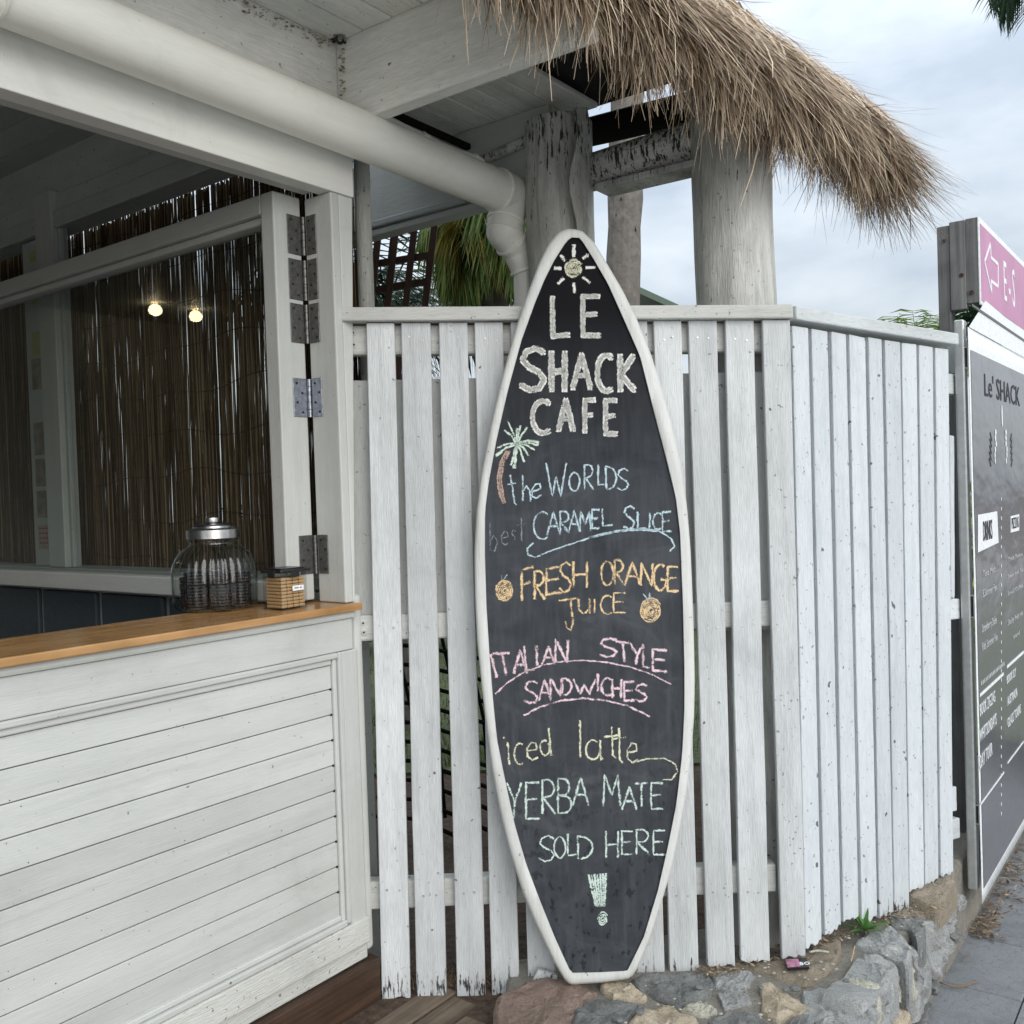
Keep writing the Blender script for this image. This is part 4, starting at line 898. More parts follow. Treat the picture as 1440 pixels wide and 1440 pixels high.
words('chalk_lettering_latte', 'y', [('l', 680, 725, 612, 822), ('a', 735, 835, 722, 832), ('t', 838, 925, 648, 825), ('t', 885, 960, 655, 852), ('e', 962, 1030, 740, 850)], 3.0, oy=860,
      extra=[([(1000, 850), (1080, 828), (1180, 825), (1238, 858), (1252, 900), (1218, 945), (1165, 947)], 2.4)])
c_ = Chalk('chalk_letter_dot', 'y'); c_.line([(708, 1036.5), (709.5, 1038)], 3); c_.done()
words('chalk_lettering_yerba_mate', 'g', [('Y', 292, 372, 962, 1165), ('E', 395, 478, 962, 1165), ('R', 482, 565, 945, 1140), ('B', 575, 658, 940, 1135), ('A', 662, 752, 932, 1092), ('M', 832, 930, 918, 1095), ('A', 938, 1022, 985, 1115), ('T', 1010, 1085, 965, 1098), ('E', 1100, 1172, 965, 1110)], 3.3, oy=860)
words('chalk_lettering_sold_here', 'g', [('S', 468, 562, 1262, 1405), ('O', 556, 622, 1268, 1385), ('L', 628, 685, 1250, 1372), ('D', 685, 775, 1265, 1390), ('H', 845, 922, 1235, 1385), ('E', 935, 1002, 1235, 1365), ('R', 1012, 1095, 1225, 1368), ('E', 1112, 1185, 1232, 1368)], 3.0, oy=860)
c_ = Chalk('chalk_exclamation_mark', 'g')
for k in range(7):
    f = k/6; c_.line([(828+24*f, 1230-2*f), (838+12*f, 1275)], 3.6)
c_.fill(847.5, 1292.5, 7.5, 10.5, 2.4, 3); c_.done()
# ------------------------------------------------------------------ glass cookie jar and biscuit box on the counter
def onc(px, py): return hitZ(px, py, zt)
pj = onc(304, 868); pj2 = onc(304, 846); jc = (pj+pj2)/2; jc.z = zt+.0005
dj = (jc-CAM).length; sj = dj/F           # metres per pixel there
jar = empty('cookie_jar', jc, 'ribbed clear glass jar with steel lid half full of dark cookies', 'jar')
H = 98*sj; rj = 54*sj
rib = lambda a, z: 1+.022*math.cos(a*32) if z < H*.80 else 1
MB().lathe(jc, [(.0001, .002), (rj*.80, .002), (rj*.93, .006), (rj*.99, .02), (rj, H*.3), (rj, H*.5), (rj*.97, H*.62), (rj*.86, H*.75), (rj*.68, H*.845), (rj*.58, H*.89), (rj*.58, H*.93), (rj*.62, H*.94), (rj*.62, H*.965)], 160, rib).build('glass_body', M['jar'], jar, True)
MB().lathe(jc, [(rj*.56, H*.965), (rj*.64, H*.967), (rj*.64, H*1.08), (rj*.60, H*1.10), (rj*.50, H*1.105), (rj*.48, H*1.13), (rj*.36, H*1.14), (.0001, H*1.145)], 48).build('lid', M['steel'], jar, True, angle=40)
MB().lathe(jc, [(rj*.47, H*1.131), (rj*.47, H*1.15), (rj*.3, H*1.16), (rj*.25, H*1.165)], 40).build('lid_band', M['plastic'], jar, True, angle=40)
MB().lathe(jc, [(.0001, H*1.16), (rj*.16, H*1.16), (rj*.18, H*1.2), (rj*.17, H*1.24), (.0001, H*1.245)], 24).build('knob', M['steel'], jar, True, angle=40)
ck = MB(); cr_ = rj*.275
ck.lathe((0, 0, 0), [(.0001, 0), (cr_*.9, 0), (cr_, .0018), (cr_, .0062), (cr_*.9, .0078), (.0001, .0078)], 14); cme = None
rng = random.Random(4)
hts = [(0, 0, 10), (1, 0, 12), (-.5, .87, 11), (-.5, -.87, 12), (.5, -.87, 9), (.5, .87, 12), (-1, 0, 10)]
ORD = ['topmost', 'second', 'third', 'fourth', 'fifth', 'sixth', 'seventh', 'eighth', 'ninth', 'tenth', 'eleventh', 'twelfth']
STK = ['middle', 'rightmost', 'back left', 'front left', 'front right', 'back right', 'leftmost']
for si, (ax, ay, n_) in enumerate(hts):
    for k in range(n_):
        loc = jc+V((ax*rj*.60+rng.uniform(-.0015, .0015), ay*rj*.60+rng.uniform(-.0015, .0015), .006+k*.0081))
        if cme is None:
            o = ck.build('cookie', M['cookie'], None); cme = o
        else:
            o = cme.copy(); COL.objects.link(o)
        o.location = loc; tag(o, '%s dark cookie from the top of the %s stack in the ribbed jar' % (ORD[n_-1-k], STK[si]) if k < n_-1 else 'dark cookie on top of the %s stack in the ribbed jar' % STK[si], 'cookie', 'dark cookies in the glass jar')
# biscuit box
pA = onc(367, 857); pB = onc(436, 850)
bw = .105; bdp = .085; bc = onc(370, 858)+Ud*.0
bc = onc(398, 860)
e1 = Ud; e2 = Vd
# front-left corner seen at 366, right corner at 436; box turned with the wall
q0 = onc(397, 859); bo_ = empty('biscuit_box', q0, 'clear plastic box with black clip lid full of finger biscuits beside the jar', 'container')
lu = .085; lv = .075; bh = 50*(q0-CAM).length/F
c0 = q0+Z*.0005
MB().box(c0, e1*lu, -e2*lv, Z*.003).box(c0, e1*lu, -e2*.002, Z*bh).box(c0-e2*lv, e1*lu, e2*.002, Z*bh).box(c0-e2*.0021, e1*.002, -e2*(lv-.0042), Z*bh).box(c0+e1*(lu-.002)-e2*.0021, e1*.002, -e2*(lv-.0042), Z*bh).build('box_body', M['clear'], bo_)
MB().box(c0+Z*(bh+.0005)-e1*.004+e2*.004, e1*(lu+.008), -e2*(lv+.008), Z*.009).build('lid', M['plastic'], bo_, bevel=.003)
MB().box(c0+Z*(bh+.0096)+e1*.004-e2*.004, e1*(lu-.008), -e2*(lv-.008), Z*.003).build('lid_rim', M['plastic'], bo_, bevel=.001)
MB().box(c0+Z*(bh-.010)-e1*.0065-e2*(lv*.62), e1*.003, e2*(lv*.36), Z*.018).build('clip', M['plastic'], bo_, bevel=.002)
MB().box(c0+Z*(bh-.010)+e2*.0045+e1*(lu*.3), e1*(lu*.36), e2*.003, Z*.014).build('clip', M['plastic'], bo_, bevel=.002)
lbq = MB().box(c0+Z*(bh*.50)+e1*(lu*.42)+e2*.0004, e1*(lu*.44), e2*.0008, Z*.013).build('label_tape', M['paper'], bo_)
lt = MB()
for k in range(7):
    if k == 4: continue
    lt.box(c0+Z*(bh*.50+.005)+e1*(lu*(.50+.04*k))+e2*.0013, e1*.002, e2*.0004, Z*.004)
lt.build('label_print', M['ink'], lbq)
bis = MB().box((0, 0, 0), (0.0185, 0, 0), (0, .062, 0), (0, 0, .0078)); bm0 = None
for lay in range(9):
    for k in range(4):
        if bm0 is None: o = bis.build('biscuit', M['biscuit'], None, bevel=.0028); bm0 = o
        else: o = bm0.copy(); COL.objects.link(o)
        if lay % 2 == 0 or True:
            loc = c0+e1*(.0035+k*.0197)-e2*(.0655+rng.uniform(-.001, .001))+Z*(.0040+lay*.0088)
            o.rotation_euler = (0, 0, UA+rng.uniform(-.01, .01))
            # local +Y must run towards the street side
            o.rotation_euler = (0, 0, VA-math.pi/2+rng.uniform(-.01, .01)); loc = c0+e1*(.022+k*.0197)-e2*.067+Z*(.0040+lay*.0088)
        o.location = loc+e1*.0; tag(o, 'finger biscuit %s in the %s layer of the plastic box' % (['at the jar end', 'second from the jar', 'third from the jar', 'at the hinge end'][k], 'topmost' if lay == 8 else ('bottom' if lay == 0 else ORD[8-lay])), 'biscuit', 'finger biscuits in the plastic box')
# ------------------------------------------------------------------ retaining wall of stones
zW = .045
rw = empty('retaining_wall', V((.8, 2.5, Zp)), 'low rubble stone retaining wall of grey and tan stones under the fence', 'wall')
wv = wall_v
MB().prism([V((-.06, 2.70, -.29)), V((-.06, 2.0, -.29)), K(-.5, wv-.022, -.29), K(3.2, wv-.022, -.29), K(3.2, wv-.5, -.29), V((CR.x+.1, 2.95, -.29))], (0, 0, .29+zW-.006)).build('mortar_bed', M['mortar'], rw, bevel=.02, seg=3)
def stone(poly, mk, plane='top', depth=.11, rise=.012, name='stone'):
    if plane == 'top': P = lambda x, y: hitZ(x, y, zW); nrm = Z; 
    else: P = lambda x, y: hitP(x, y, K(0, wv, 0), Vd); nrm = Vd
    pts = [P(x, y) for x, y in poly]; c0 = sum(pts, V((0, 0, 0)))/len(pts)
    n = 44; per = [0]
    for i in range(len(pts)): per.append(per[-1]+(pts[(i+1) % len(pts)]-pts[i]).length)
    ring = []; j = 0
    for k in range(n):
        d = per[-1]*k/n
        while per[j+1] < d: j += 1
        a_, b_ = pts[j], pts[(j+1) % len(pts)]; q = a_.lerp(b_, (d-per[j])/max(1e-9, per[j+1]-per[j]))
        q = q+(q-c0).normalized()*(.006*noise.noise(q*30+V((7, 0, 0)))-.002); ring.append(q)
    rise *= .55; seed = V((c0.x*9, c0.y*7, 3)); m_ = MB(); rings = [(1.05, -depth), (1.06, -.05), (1.045, -.006), (.985, rise*.35), (.93, rise*.85), (.85, rise*.95), (.74, rise*1.05), (.58, rise*1.1), (.42, rise*1.2), (.26, rise*1.25), (.12, rise*1.3)]
    tilt = V((random.uniform(-.05, .05), random.uniform(-.05, .05), 0))
    for (f, h) in rings:
        for q in ring:
            w = c0+(q-c0)*f; hh = h
            if h > -.04: hh += .012*noise.noise(w*20+seed)+.009*abs(noise.noise(w*48+seed))+.005*noise.noise(w*110+seed)+(w-c0).dot(tilt)
            m_.v.append(w+nrm*hh)
    m_.v.append(c0+nrm*(rise*1.3+.008*noise.noise(c0*22+seed)))
    for r_ in range(len(rings)-1):
        for k in range(n): m_.f.append((r_*n+k, r_*n+(k+1) % n, (r_+1)*n+(k+1) % n, (r_+1)*n+k))
    e_ = len(rings)-1
    for k in range(n): m_.f.append((e_*n+k, e_*n+(k+1) % n, len(m_.v)-1))
    return m_.build(name, M[mk], rw, True, angle=24)
tops = [([(699, 1407), (733, 1391), (768, 1381), (819, 1385), (842, 1397), (816, 1409), (817, 1423), (797, 1440), (740, 1490), (700, 1500), (694, 1440)], 'st_red', .11, .022),
 ([(843, 1384), (883, 1383), (911, 1402), (908, 1409), (862, 1407), (848, 1397)], 'st_tan', .1, .008), ([(886, 1378), (927, 1371), (991, 1369), (1004, 1386), (998, 1401), (953, 1417), (913, 1399)], 'st_dark', .1, .006),
 ([(821, 1410), (846, 1401), (883, 1411), (905, 1413), (884, 1433), (870, 1460), (800, 1475), (802, 1440)], 'st_dark', .1, .004), ([(906, 1419), (934, 1415), (979, 1433), (995, 1455), (990, 1490), (870, 1490), (882, 1440)], 'st_tan', .1, .014),
 ([(956, 1422), (985, 1409), (1010, 1424), (1000, 1430), (985, 1430)], 'st_white', .1, .006), ([(997, 1371), (1023, 1365), (1062, 1371), (1055, 1387), (1023, 1397), (1006, 1387)], 'st_grey', .1, .006),
 ([(1008, 1400), (1049, 1391), (1057, 1411), (1017, 1420)], 'st_grey', .1, .002), ([(995, 1434), (1023, 1422), (1062, 1425), (1085, 1445), (1085, 1500), (1000, 1500)], 'st_dark', .1, .006),
 ([(1069, 1389), (1078, 1384), (1092, 1388), (1108, 1403), (1148, 1424), (1120, 1432), (1089, 1440), (1069, 1422)], 'st_tan', .1, .012), ([(1032, 1354), (1097, 1350), (1156, 1330), (1181, 1326), (1183, 1344), (1170, 1362), (1151, 1379), (1130, 1388), (1087, 1372)], 'st_brown', .1, .010),
 ([(1165, 1386), (1184, 1379), (1208, 1377), (1238, 1389), (1238, 1407), (1226, 1414), (1191, 1401)], 'st_white', .1, .010), ([(1129, 1397), (1156, 1394), (1219, 1405), (1232, 1425), (1228, 1490), (1110, 1500), (1128, 1436)], 'st_grey', .12, .012),
 ([(1199, 1353), (1216, 1342), (1257, 1353), (1262, 1366), (1240, 1387), (1202, 1373)], 'st_grey', .12, .010), ([(1199, 1331), (1216, 1314), (1256, 1309), (1282, 1333), (1276, 1362), (1259, 1353), (1222, 1339)], 'st_grey', .12, .012),
 ([(1249, 1295), (1297, 1291), (1301, 1306), (1290, 1326), (1277, 1308), (1256, 1304)], 'st_dark', .1, .008), ([(1273, 1268), (1300, 1254), (1342, 1240), (1346, 1250), (1334, 1272), (1320, 1284), (1300, 1280)], 'st_brown', .05, .050),
 ([(1103, 1441), (1140, 1430), (1128, 1450), (1110, 1490), (1090, 1490)], 'st_dark', .08, .004), ([(1250, 1290), (1268, 1278), (1296, 1284), (1297, 1289), (1258, 1293)], 'st_brown', .08, .004)]
for poly, mk, dep, rise in tops: stone(poly, mk, 'top', dep, rise)
faces = [([(1258, 1363), (1267, 1370), (1259, 1415), (1249, 1440), (1240, 1500), (1200, 1500), (1216, 1410), (1240, 1391)], 'st_grey'), ([(1268, 1364), (1279, 1353), (1285, 1379), (1283, 1407), (1274, 1413), (1262, 1409)], 'st_white'),
 ([(1279, 1340), (1299, 1328), (1306, 1348), (1312, 1382), (1307, 1407), (1294, 1433), (1282, 1438), (1286, 1407), (1287, 1379)], 'st_grey'), ([(1301, 1300), (1328, 1292), (1331, 1316), (1341, 1326), (1332, 1353), (1320, 1376), (1313, 1379), (1305, 1339)], 'st_grey'),
 ([(1339, 1301), (1345, 1301), (1354, 1319), (1343, 1328), (1338, 1318)], 'st_dark'), ([(1331, 1283), (1341, 1276), (1343, 1294), (1337, 1314), (1331, 1312)], 'st_grey'), ([(1343, 1267), (1353, 1258), (1359, 1267), (1354, 1281), (1344, 1281)], 'st_grey'),
 ([(1262, 1418), (1274, 1416), (1280, 1440), (1276, 1470), (1252, 1480)], 'st_tan'), ([(1311, 1390), (1318, 1380), (1322, 1384), (1314, 1400)], 'st_dark'), ([(1296, 1436), (1308, 1411), (1312, 1412), (1300, 1440), (1285, 1470), (1280, 1462)], 'st_dark')]
for poly, mk in faces: stone(poly, mk, 'face', .10, .006)
# pebbles, litter, twigs
pe = MB()
for (x, y, s_) in ((1070, 1346+42, 5), (1118, 1390, 8), (1171, 1394, 8), (1105, 1391, 5), (1190, 1379, 5), (1150, 1440, 5), (850, 1421, 0), (900, 1423, 7), (870, 1434, 6), (922, 1381, 5), (983, 1388, 6), (1090, 1440, 4)):
    if not s_: continue
    q = hitZ(x, y, zW+.016); r_ = s_*2.5/F; pe.lathe(q, [(.0001, -r_*.4), (r_*.8, -r_*.25), (r_, 0), (r_*.8, r_*.3), (.0001, r_*.42)], 9)
pe.build('dark_pebbles', M['st_dark'], rw, kind='stuff')
pw = MB()
for i in range(70):
    x, y = random.choice([(random.uniform(860, 1100), random.uniform(1378, 1438)), (random.uniform(1180, 1300), random.uniform(1290, 1345)), (random.uniform(1040, 1180), random.uniform(1352, 1380))])
    q = hitZ(x, y, zW+.014); r_ = random.uniform(.8, 3.2)*2.5/F; pw.lathe(q, [(.0001, -r_*.4), (r_, 0), (.0001, r_*.5)], 7)
pw.build('white_chips', M['st_white'], rw, kind='stuff')
# weed at the foot of the street fence
wq = hitZ(1216, 1308, zW+.01); wd = empty('weed', wq, 'small green weed rosette sprouting from the stone wall at the fence foot', 'weed')
for i in range(17):
    a = i*2.4; ln = random.uniform(.045, .095); el = random.uniform(.3, 1.35); lf = MB(); d = V((math.cos(a)*math.cos(el), math.sin(a)*math.cos(el), math.sin(el))); sd_ = V((-math.sin(a), math.cos(a), 0))
    vs_ = []; q = V(wq)
    for k in range(6):
        f = k/5; w = .0062*math.sin(math.pi*min(1, .12+f*.86))**.8*(1.0); pos = wq+d*(ln*f)+Z*(-.02*f*f*math.cos(el)); vs_ += [pos-sd_*w, pos+Z*(-.002), pos+sd_*w]
    lf.add(vs_, [(3*k, 3*k+1, 3*k+4, 3*k+3) for k in range(5)]+[(3*k+1, 3*k+2, 3*k+5, 3*k+4) for k in range(5)]); lf.build('weed_leaf', M['weed'], wd, True)
# card and twigs
M['card'] = plain('printed_card', (.35, .14, .22), .35, bscale=40, var=.8)
A_, B_, C_, D_ = hitZ(1103, 1352, zW+.018), hitZ(1134, 1350, zW+.018), hitZ(1138, 1363, zW+.018), hitZ(1107, 1365, zW+.018)
lc = MB().prism([D_, C_, B_, A_], (0, 0, .006)).build('litter_card', M['plastic'], None); tag(lc, 'crushed black and pink printed card litter lying by the fence corner', 'litter')
def lerp4(u, v): return (D_.lerp(C_, u)).lerp(A_.lerp(B_, u), v)+Z*.0066
for (a0, a1, b0, b1, mk) in ((.04, .5, .08, .92, 'card'), (.5, .62, .1, .9, 'pink')):
    MB().prism([lerp4(a0, b0), lerp4(a1, b0), lerp4(a1, b1), lerp4(a0, b1)], (0, 0, .0006)).build('print_patch', M[mk], lc)
xd = (B_-A_).normalized(); yd = (A_-D_).normalized()
def text(body, size, org, xd, yd, mat_, par, sx=1, name='lettering', ext=.0006, width=None):
    cu = bpy.data.curves.new(name, 'FONT'); cu.body = body; cu.size = size; cu.extrude = ext; cu.resolution_u = 2
    o = bpy.data.objects.new(name, cu); me = bpy.data.meshes.new_from_object(o); bpy.data.objects.remove(o); bpy.data.curves.remove(cu)
    w_ = max(v.co.x for v in me.vertices); sx = width/w_ if width else sx
    zd = xd.cross(yd).normalized(); off = V((0, 0, 0)); q = par
    while q: off += q.location; q = q.parent
    for v in me.vertices: v.co = V(org)-off+xd*(v.co.x*sx)+yd*v.co.y+zd*v.co.z
    me.materials.clear(); me.materials.append(mat_); me.name = name; o = bpy.data.objects.new(name, me); COL.objects.link(o); o.parent = par; return o
text('BO', .022, lerp4(.60, .25), xd, yd, M['white_face'], lc)
def twig(pts, r_, label, cat='twig', mk='leaf', grp='twigs and husks on the wall and path'):
    o = MB().tube(smooth_path([hitZ(x, y, z) for x, y, z in pts], 4), r_, 5).build('twig', M[mk], None, True); tag(o, label, cat, grp); return o
twig([(1138, 1339, .07), (1150, 1337, .072), (1166, 1339, .07)], .0035, 'short pale stick at the foot of the first street-side picket', mk='st_white')
twig([(1202, 1330, .075), (1200, 1340, .068), (1197, 1352, .062)], .0012, 'thin pale straw draped over the wall stones below the weed', mk='biscuit')
for i, (pts, r_) in enumerate((([(1318, 1379, Zp+.008), (1332, 1385, Zp+.010), (1350, 1386, Zp+.006), (1376, 1380, Zp+.006)], .0022), ([(1322, 1382, Zp+.01), (1345, 1388, Zp+.01), (1366, 1384, Zp+.008)], .0016), ([(1352, 1352, Zp+.004), (1364, 1341, Zp+.004)], .0012), ([(1372, 1262, Zp+.01), (1388, 1248, Zp+.01), (1398, 1238, Zp+.01)], .003), ([(1390, 1300, Zp+.006), (1400, 1278, Zp+.012)], .0025), ([(1375, 1296, Zp+.006), (1392, 1286, Zp+.01)], .002))):
    twig(pts, r_, ['thick brown husk bundle lying on the pavement by the wall', 'thinner husk beside the brown bundle on the pavement', 'tiny pale straw alone on the middle paver', 'dry stalk under the banner edge', 'short upright dry stalk in the leaf litter', 'dry stalk lying nearest the banner corner'][i])
lt_ = MB()
for i in range(700):
    f = random.random()**1.3; uu = kpt(hitZ(1360, 1300, Zp))[0]+f*2.2-.1; vv = wv-.01+abs(random.gauss(0, .05)); q = K(uu, vv, Zp+random.uniform(.003, .03)); a = random.random()*6.28
    d = V((math.cos(a), math.sin(a), random.uniform(-.3, .3)))*random.uniform(.006, .022); s_ = V((-math.sin(a), math.cos(a), random.uniform(-.4, .4)))*random.uniform(.0015, .006)
    lt_.add([q-d, q+s_, q+d, q-s_], [(0, 1, 2, 3)])
for i in range(700):
    x = random.uniform(980, 1330); y = 1352-(x-1040)*.30+random.uniform(-10, 12) if x > 1040 else 1366+random.uniform(-8, 6)
    q = hitZ(x, y, zW+random.uniform(.0, .02)); a = random.random()*6.28
    d = V((math.cos(a), math.sin(a), random.uniform(-.3, .3)))*random.uniform(.003, .012); s_ = V((-math.sin(a), math.cos(a), random.uniform(-.4, .4)))*random.uniform(.001, .004)
    lt_.add([q-d, q+s_, q+d, q-s_], [(0, 1, 2, 3)])
tag(lt_.build('leaf_litter', M['leaf']), 'dry leaf litter gathered along the wall foot and the banner edge', 'leaf litter', None, 'stuff')
tf = MB()
for i in range(500):
    x = random.choice([random.uniform(520, 740), random.uniform(560, 760)]); q = hitY(x, 1412, YF+random.uniform(.03, .12)); q.z = random.uniform(-.02, .0); a = random.random()*6.28; h = random.uniform(.01, .05)
    tf.add([q+V((-.0015, 0, 0)), q+V((.0015, 0, 0)), q+V((math.cos(a)*.03, math.sin(a)*.02, h))], [(0, 1, 2)])
tag(tf.build('dry_grass', M['leaf']), 'dry grass wisps at the foot of the front fence', 'dry grass', None, 'stuff')
# broken white offcut beside the board foot
oc = MB().prism([hitY(747, 1384, 2.55), hitY(783, 1392, 2.55), hitY(784, 1372, 2.56), hitY(757, 1363, 2.57)], (0, .012, 0)).build('timber_offcut', M['fence'], None, bevel=.002); tag(oc, 'broken white painted offcut standing between fence and surfboard foot', 'offcut')
# ------------------------------------------------------------------ timber sign and banner at the street
vB = wv+.03
def bk(px, py, v=None): h = hitP(px, py, K(0, vB if v is None else v, 0), Vd); return ((h-J0).dot(Ud), h.z)
uB0, zB1 = bk(1376, 304); _, zB2 = bk(1376, 426)
ps = empty('direction_sign', K(uB0, vB, Zp), 'pink direction sign with white arrow on grey weathered timber', 'sign')
pn_ = MB().kbox(uB0, uB0+1.6, vB-.004, vB, zB2, zB1).build('sign_panel', M['white_face'], ps)
MB().kbox(uB0+.018, uB0+1.58, vB+.0003, vB+.0012, zB2+.016, zB1-.022).build('pink_face', M['pink'], pn_)
hz = zB1-zB2
MB().kbox(uB0+.001, uB0+1.59, vB-.045, vB-.005, zB2+.01, zB1-.002).build('sign_beam', M['greywood'], ps)
wb = kpt(hitP(1336, 370, K(uB0, 0, 0), Ud))[1]; wb2 = kpt(hitP(1318, 370, K(uB0, 0, 0), Ud))[1]
MB().kbox(uB0-.004, uB0+.035, wb, vB-.046, zB2-.01, zB1-.004).build('end_board', M['greywood'], ps, bevel=.003)
MB().kbox(uB0+.002, uB0+.08, wb2, wb-.001, Zp, zB1-.012).build('sign_post', M['greywood'], ps, bevel=.004)
for (x, y) in ((1352, 387), (1366, 411), (1328, 338)):
    h = hitP(x, y, K(uB0-.006, 0, 0), Ud); MB().tube([h+Ud*.004, h], .008 if x > 1340 else .006, 10).build('knot', M['darkwood'], ps)
def sp(px, py): return K(*(lambda a: (a[0], vB+.0018, a[1]))(bk(px, py)))
aw = MB(); 
# outlined arrow: bars along the outline
out_ = [(1384, 368), (1392, 343), (1393, 362), (1403, 372), (1403, 403), (1393, 395), (1394, 412)]
for i in range(len(out_)):
    a_, b_ = sp(*out_[i]), sp(*out_[(i+1) % len(out_)]); aw.bar(a_, b_, Vd.cross((b_-a_)), .0065, .0005)
aw.build('arrow', M['white_face'], ps)
pe_ = sp(1411, 420); pe2 = sp(1416, 369)
text('E - S', (pe2.z-pe_.z)*1.42, sp(1411, 421), Ud, Z, M['white_face'], ps, sx=.62)
# banner: gently buckled sheet on an aluminium post
bn = empty('menu_banner', K(uB0, vB, Zp), 'grey glossy menu banner with white hem hanging below the pink sign', 'banner')
m, t, b = mat('banner_vinyl'); M['vinyl'] = m
b.inputs['Base Color'].default_value = (.13, .132, .142, 1); b.inputs['Roughness'].default_value = .20; b.inputs['Specular IOR Level'].default_value = .7
c = N(t, 'ShaderNodeTexCoord'); g = N(t, 'ShaderNodeMapping'); g.inputs['Scale'].default_value = (1, 1, 2.2); L(t, c.outputs['Object'], g.inputs['Vector'])
n = N(t, 'ShaderNodeTexNoise', Scale=2.2, Detail=3); L(t, g.outputs[0], n.inputs['Vector']); bp = N(t, 'ShaderNodeBump', Strength=.35, Distance=.04); L(t, n.outputs['Fac'], bp.inputs['Height']); L(t, bp.outputs[0], b.inputs['Normal'])
zb_l, zb_b = bk(1373, 470)[1], bk(1369, 1281)[1]; uN0 = bk(1369, 1000)[0]
vN = vB+.012
def sheet(u0, u1, z0, z1, off, nu=14, nz=40, mk='vinyl', name='banner_sheet', par=None, amp=.0004):
    mb_ = MB()
    for j in range(nz+1):
        for i in range(nu+1):
            u = u0+(u1-u0)*i/nu; z = z0+(z1-z0)*j/nz; mb_.v.append(K(u, vN+off+amp*noise.noise(V((u*3, z*3.5, 1))), z))
    for j in range(nz):
        for i in range(nu): a_ = j*(nu+1)+i; mb_.f.append((a_, a_+1, a_+nu+2, a_+nu+1))
    return mb_.build(name, M[mk], par, True)
bs = sheet(uN0, uN0+1.6, zb_b, zb_l, 0, mk='white_face', name='banner_backing', par=bn)
so_ = bs.modifiers.new('solid', 'SOLIDIFY'); so_.thickness = .002; so_.offset = 0
sheet(uN0+.020, uN0+1.6, zb_b+.045, zb_l-.075, .003, name='banner_face', par=bn)
# slack top hem of the banner, silver
hm = MB(); tA, tB, tC, tD = [K(bk(x, y)[0], vN+.004, bk(x, y)[1]) for x, y in ((1373, 472), (1440, 545), (1440, 470), (1379, 424))]
h2 = K(uN0+1.6, vN+.004, zb_l); h3 = K(uN0+1.6, vN+.004, zB2-.03)
hm.prism([K(uN0, vN+.003, zb_l), h2, h3, tD], Vd*.0015).build('banner_hem', M['white_face'], bn)
MB().bar(K(uN0+.03, vN+.006, zB2-.04), K(uN0+1.5, vN+.006, zB2-.05), Z, .004, .003).build('hem_cord', M['plastic'], bn)
# aluminium post with black fixing plates
au0 = bk(1349, 800, vB-.05); wA = .055
au, zA1 = bk(1351, 466, vB-.07); _, zA0 = bk(1352, 1236, vB-.07)
av = kpt(hitP(1349, 800, K(uN0, 0, 0), Ud))[1]; av2 = kpt(hitP(1365, 800, K(uN0, 0, 0), Ud))[1]
MB().kbox(uN0+.004, uN0+.05, av, av2-.004, zA0, zA1).build('banner_post', M['alu'], bn, bevel=.006, seg=3)
for y0, y1 in ((495, 524), (834, 866), (1133, 1162)):
    z1_ = bk(1362, y0, vB-.02)[1]; z0_ = bk(1362, y1, vB-.02)[1]
    bb = MB().kbox(uN0+.012, uN0+.016, av2-.003, vN-.001, z0_, z1_).build('bracket', M['plastic'], bn)
    MB().kbox(uN0+.009, uN0+.0118, av2-.004, vN-.001, z1_-.004, z1_).kbox(uN0+.009, uN0+.0118, av2-.004, vN-.001, z0_, z0_+.004).kbox(uN0+.009, uN0+.0118, vN-.006, vN-.001, z0_+.0045, z1_-.0045).build('bracket_edge', M['alu'], bb)
# printing on the banner
def bp_(px, py): h = hitP(px, py, K(0, vN+.0040, 0), Vd); return h
def btext(s, px, py0, py1, px1, mk='white_face', name='lettering'):
    a_ = bp_(px, py1); z_h = (bp_(px, py0)-a_).z; wtarget = (bp_(px1, py1)-bp_(px, py1)).dot(Ud)
    return text(s, z_h*1.40, K((a_-J0).dot(Ud), vN+.0042, a_.z), Ud, Z, M[mk], bn, name=name, ext=.0004, width=wtarget)
btext("Le' SHACK", 1384, 524, 556, 1434, 'ink')
lo = MB(); c0 = bp_(1409, 586)
def ell(m_, c0, ru, rz, th_=.0005, off=.0043, n=20): m_.prism([c0+Vd*(off-.0040)+Ud*ru*math.cos(k*6.283/n)+Z*rz*math.sin(k*6.283/n) for k in range(n)], Vd*th_)
ell(lo, bp_(1409, 585), .011, .043)
for sx_ in (1400, 1415):
    for k in range(6): ell(lo, bp_(sx_+random.uniform(-1, 1), 608+k*8), .014-.001*k, .012, .0005, .0043, 8)
lo.build('crest', M['white_face'], bn)
lo = MB()
for sx_, dr in ((1394, -1), (1422, 1)):
    for k in range(5):
        q = bp_(sx_+dr*(-1+k*.3), 620+k*9); lo.bar(q+Vd*.0004, q+Vd*.0004+Ud*dr*.03+Z*.03, Z, .004, .0004)
lo.build('crest_feathers', M['ink'], bn)
pq = [bp_(x, y) for x, y in ((1375, 777), (1375, 724), (1402, 719), (1404, 763))]
MB().prism([q+Vd*.0002 for q in pq], Vd*.0006).build('plaque', M['white_face'], bn)
MB().add([], []) 
o = btext('DRINKS', 1382, 732, 761, 1395, 'ink'); o.location = o.location+Vd*.002
pq = [bp_(x, y) for x, y in ((1421, 749), (1421, 726), (1433, 723), (1433, 746))]
MB().prism([q+Vd*.0002 for q in pq], Vd*.0006).build('plaque', M['white_face'], bn)
o = btext('PIZZAS', 1422, 728, 744, 1432, 'ink'); o.location = o.location+Vd*.002
M['grey_print'] = plain('grey_print', (.42, .43, .44), .5)
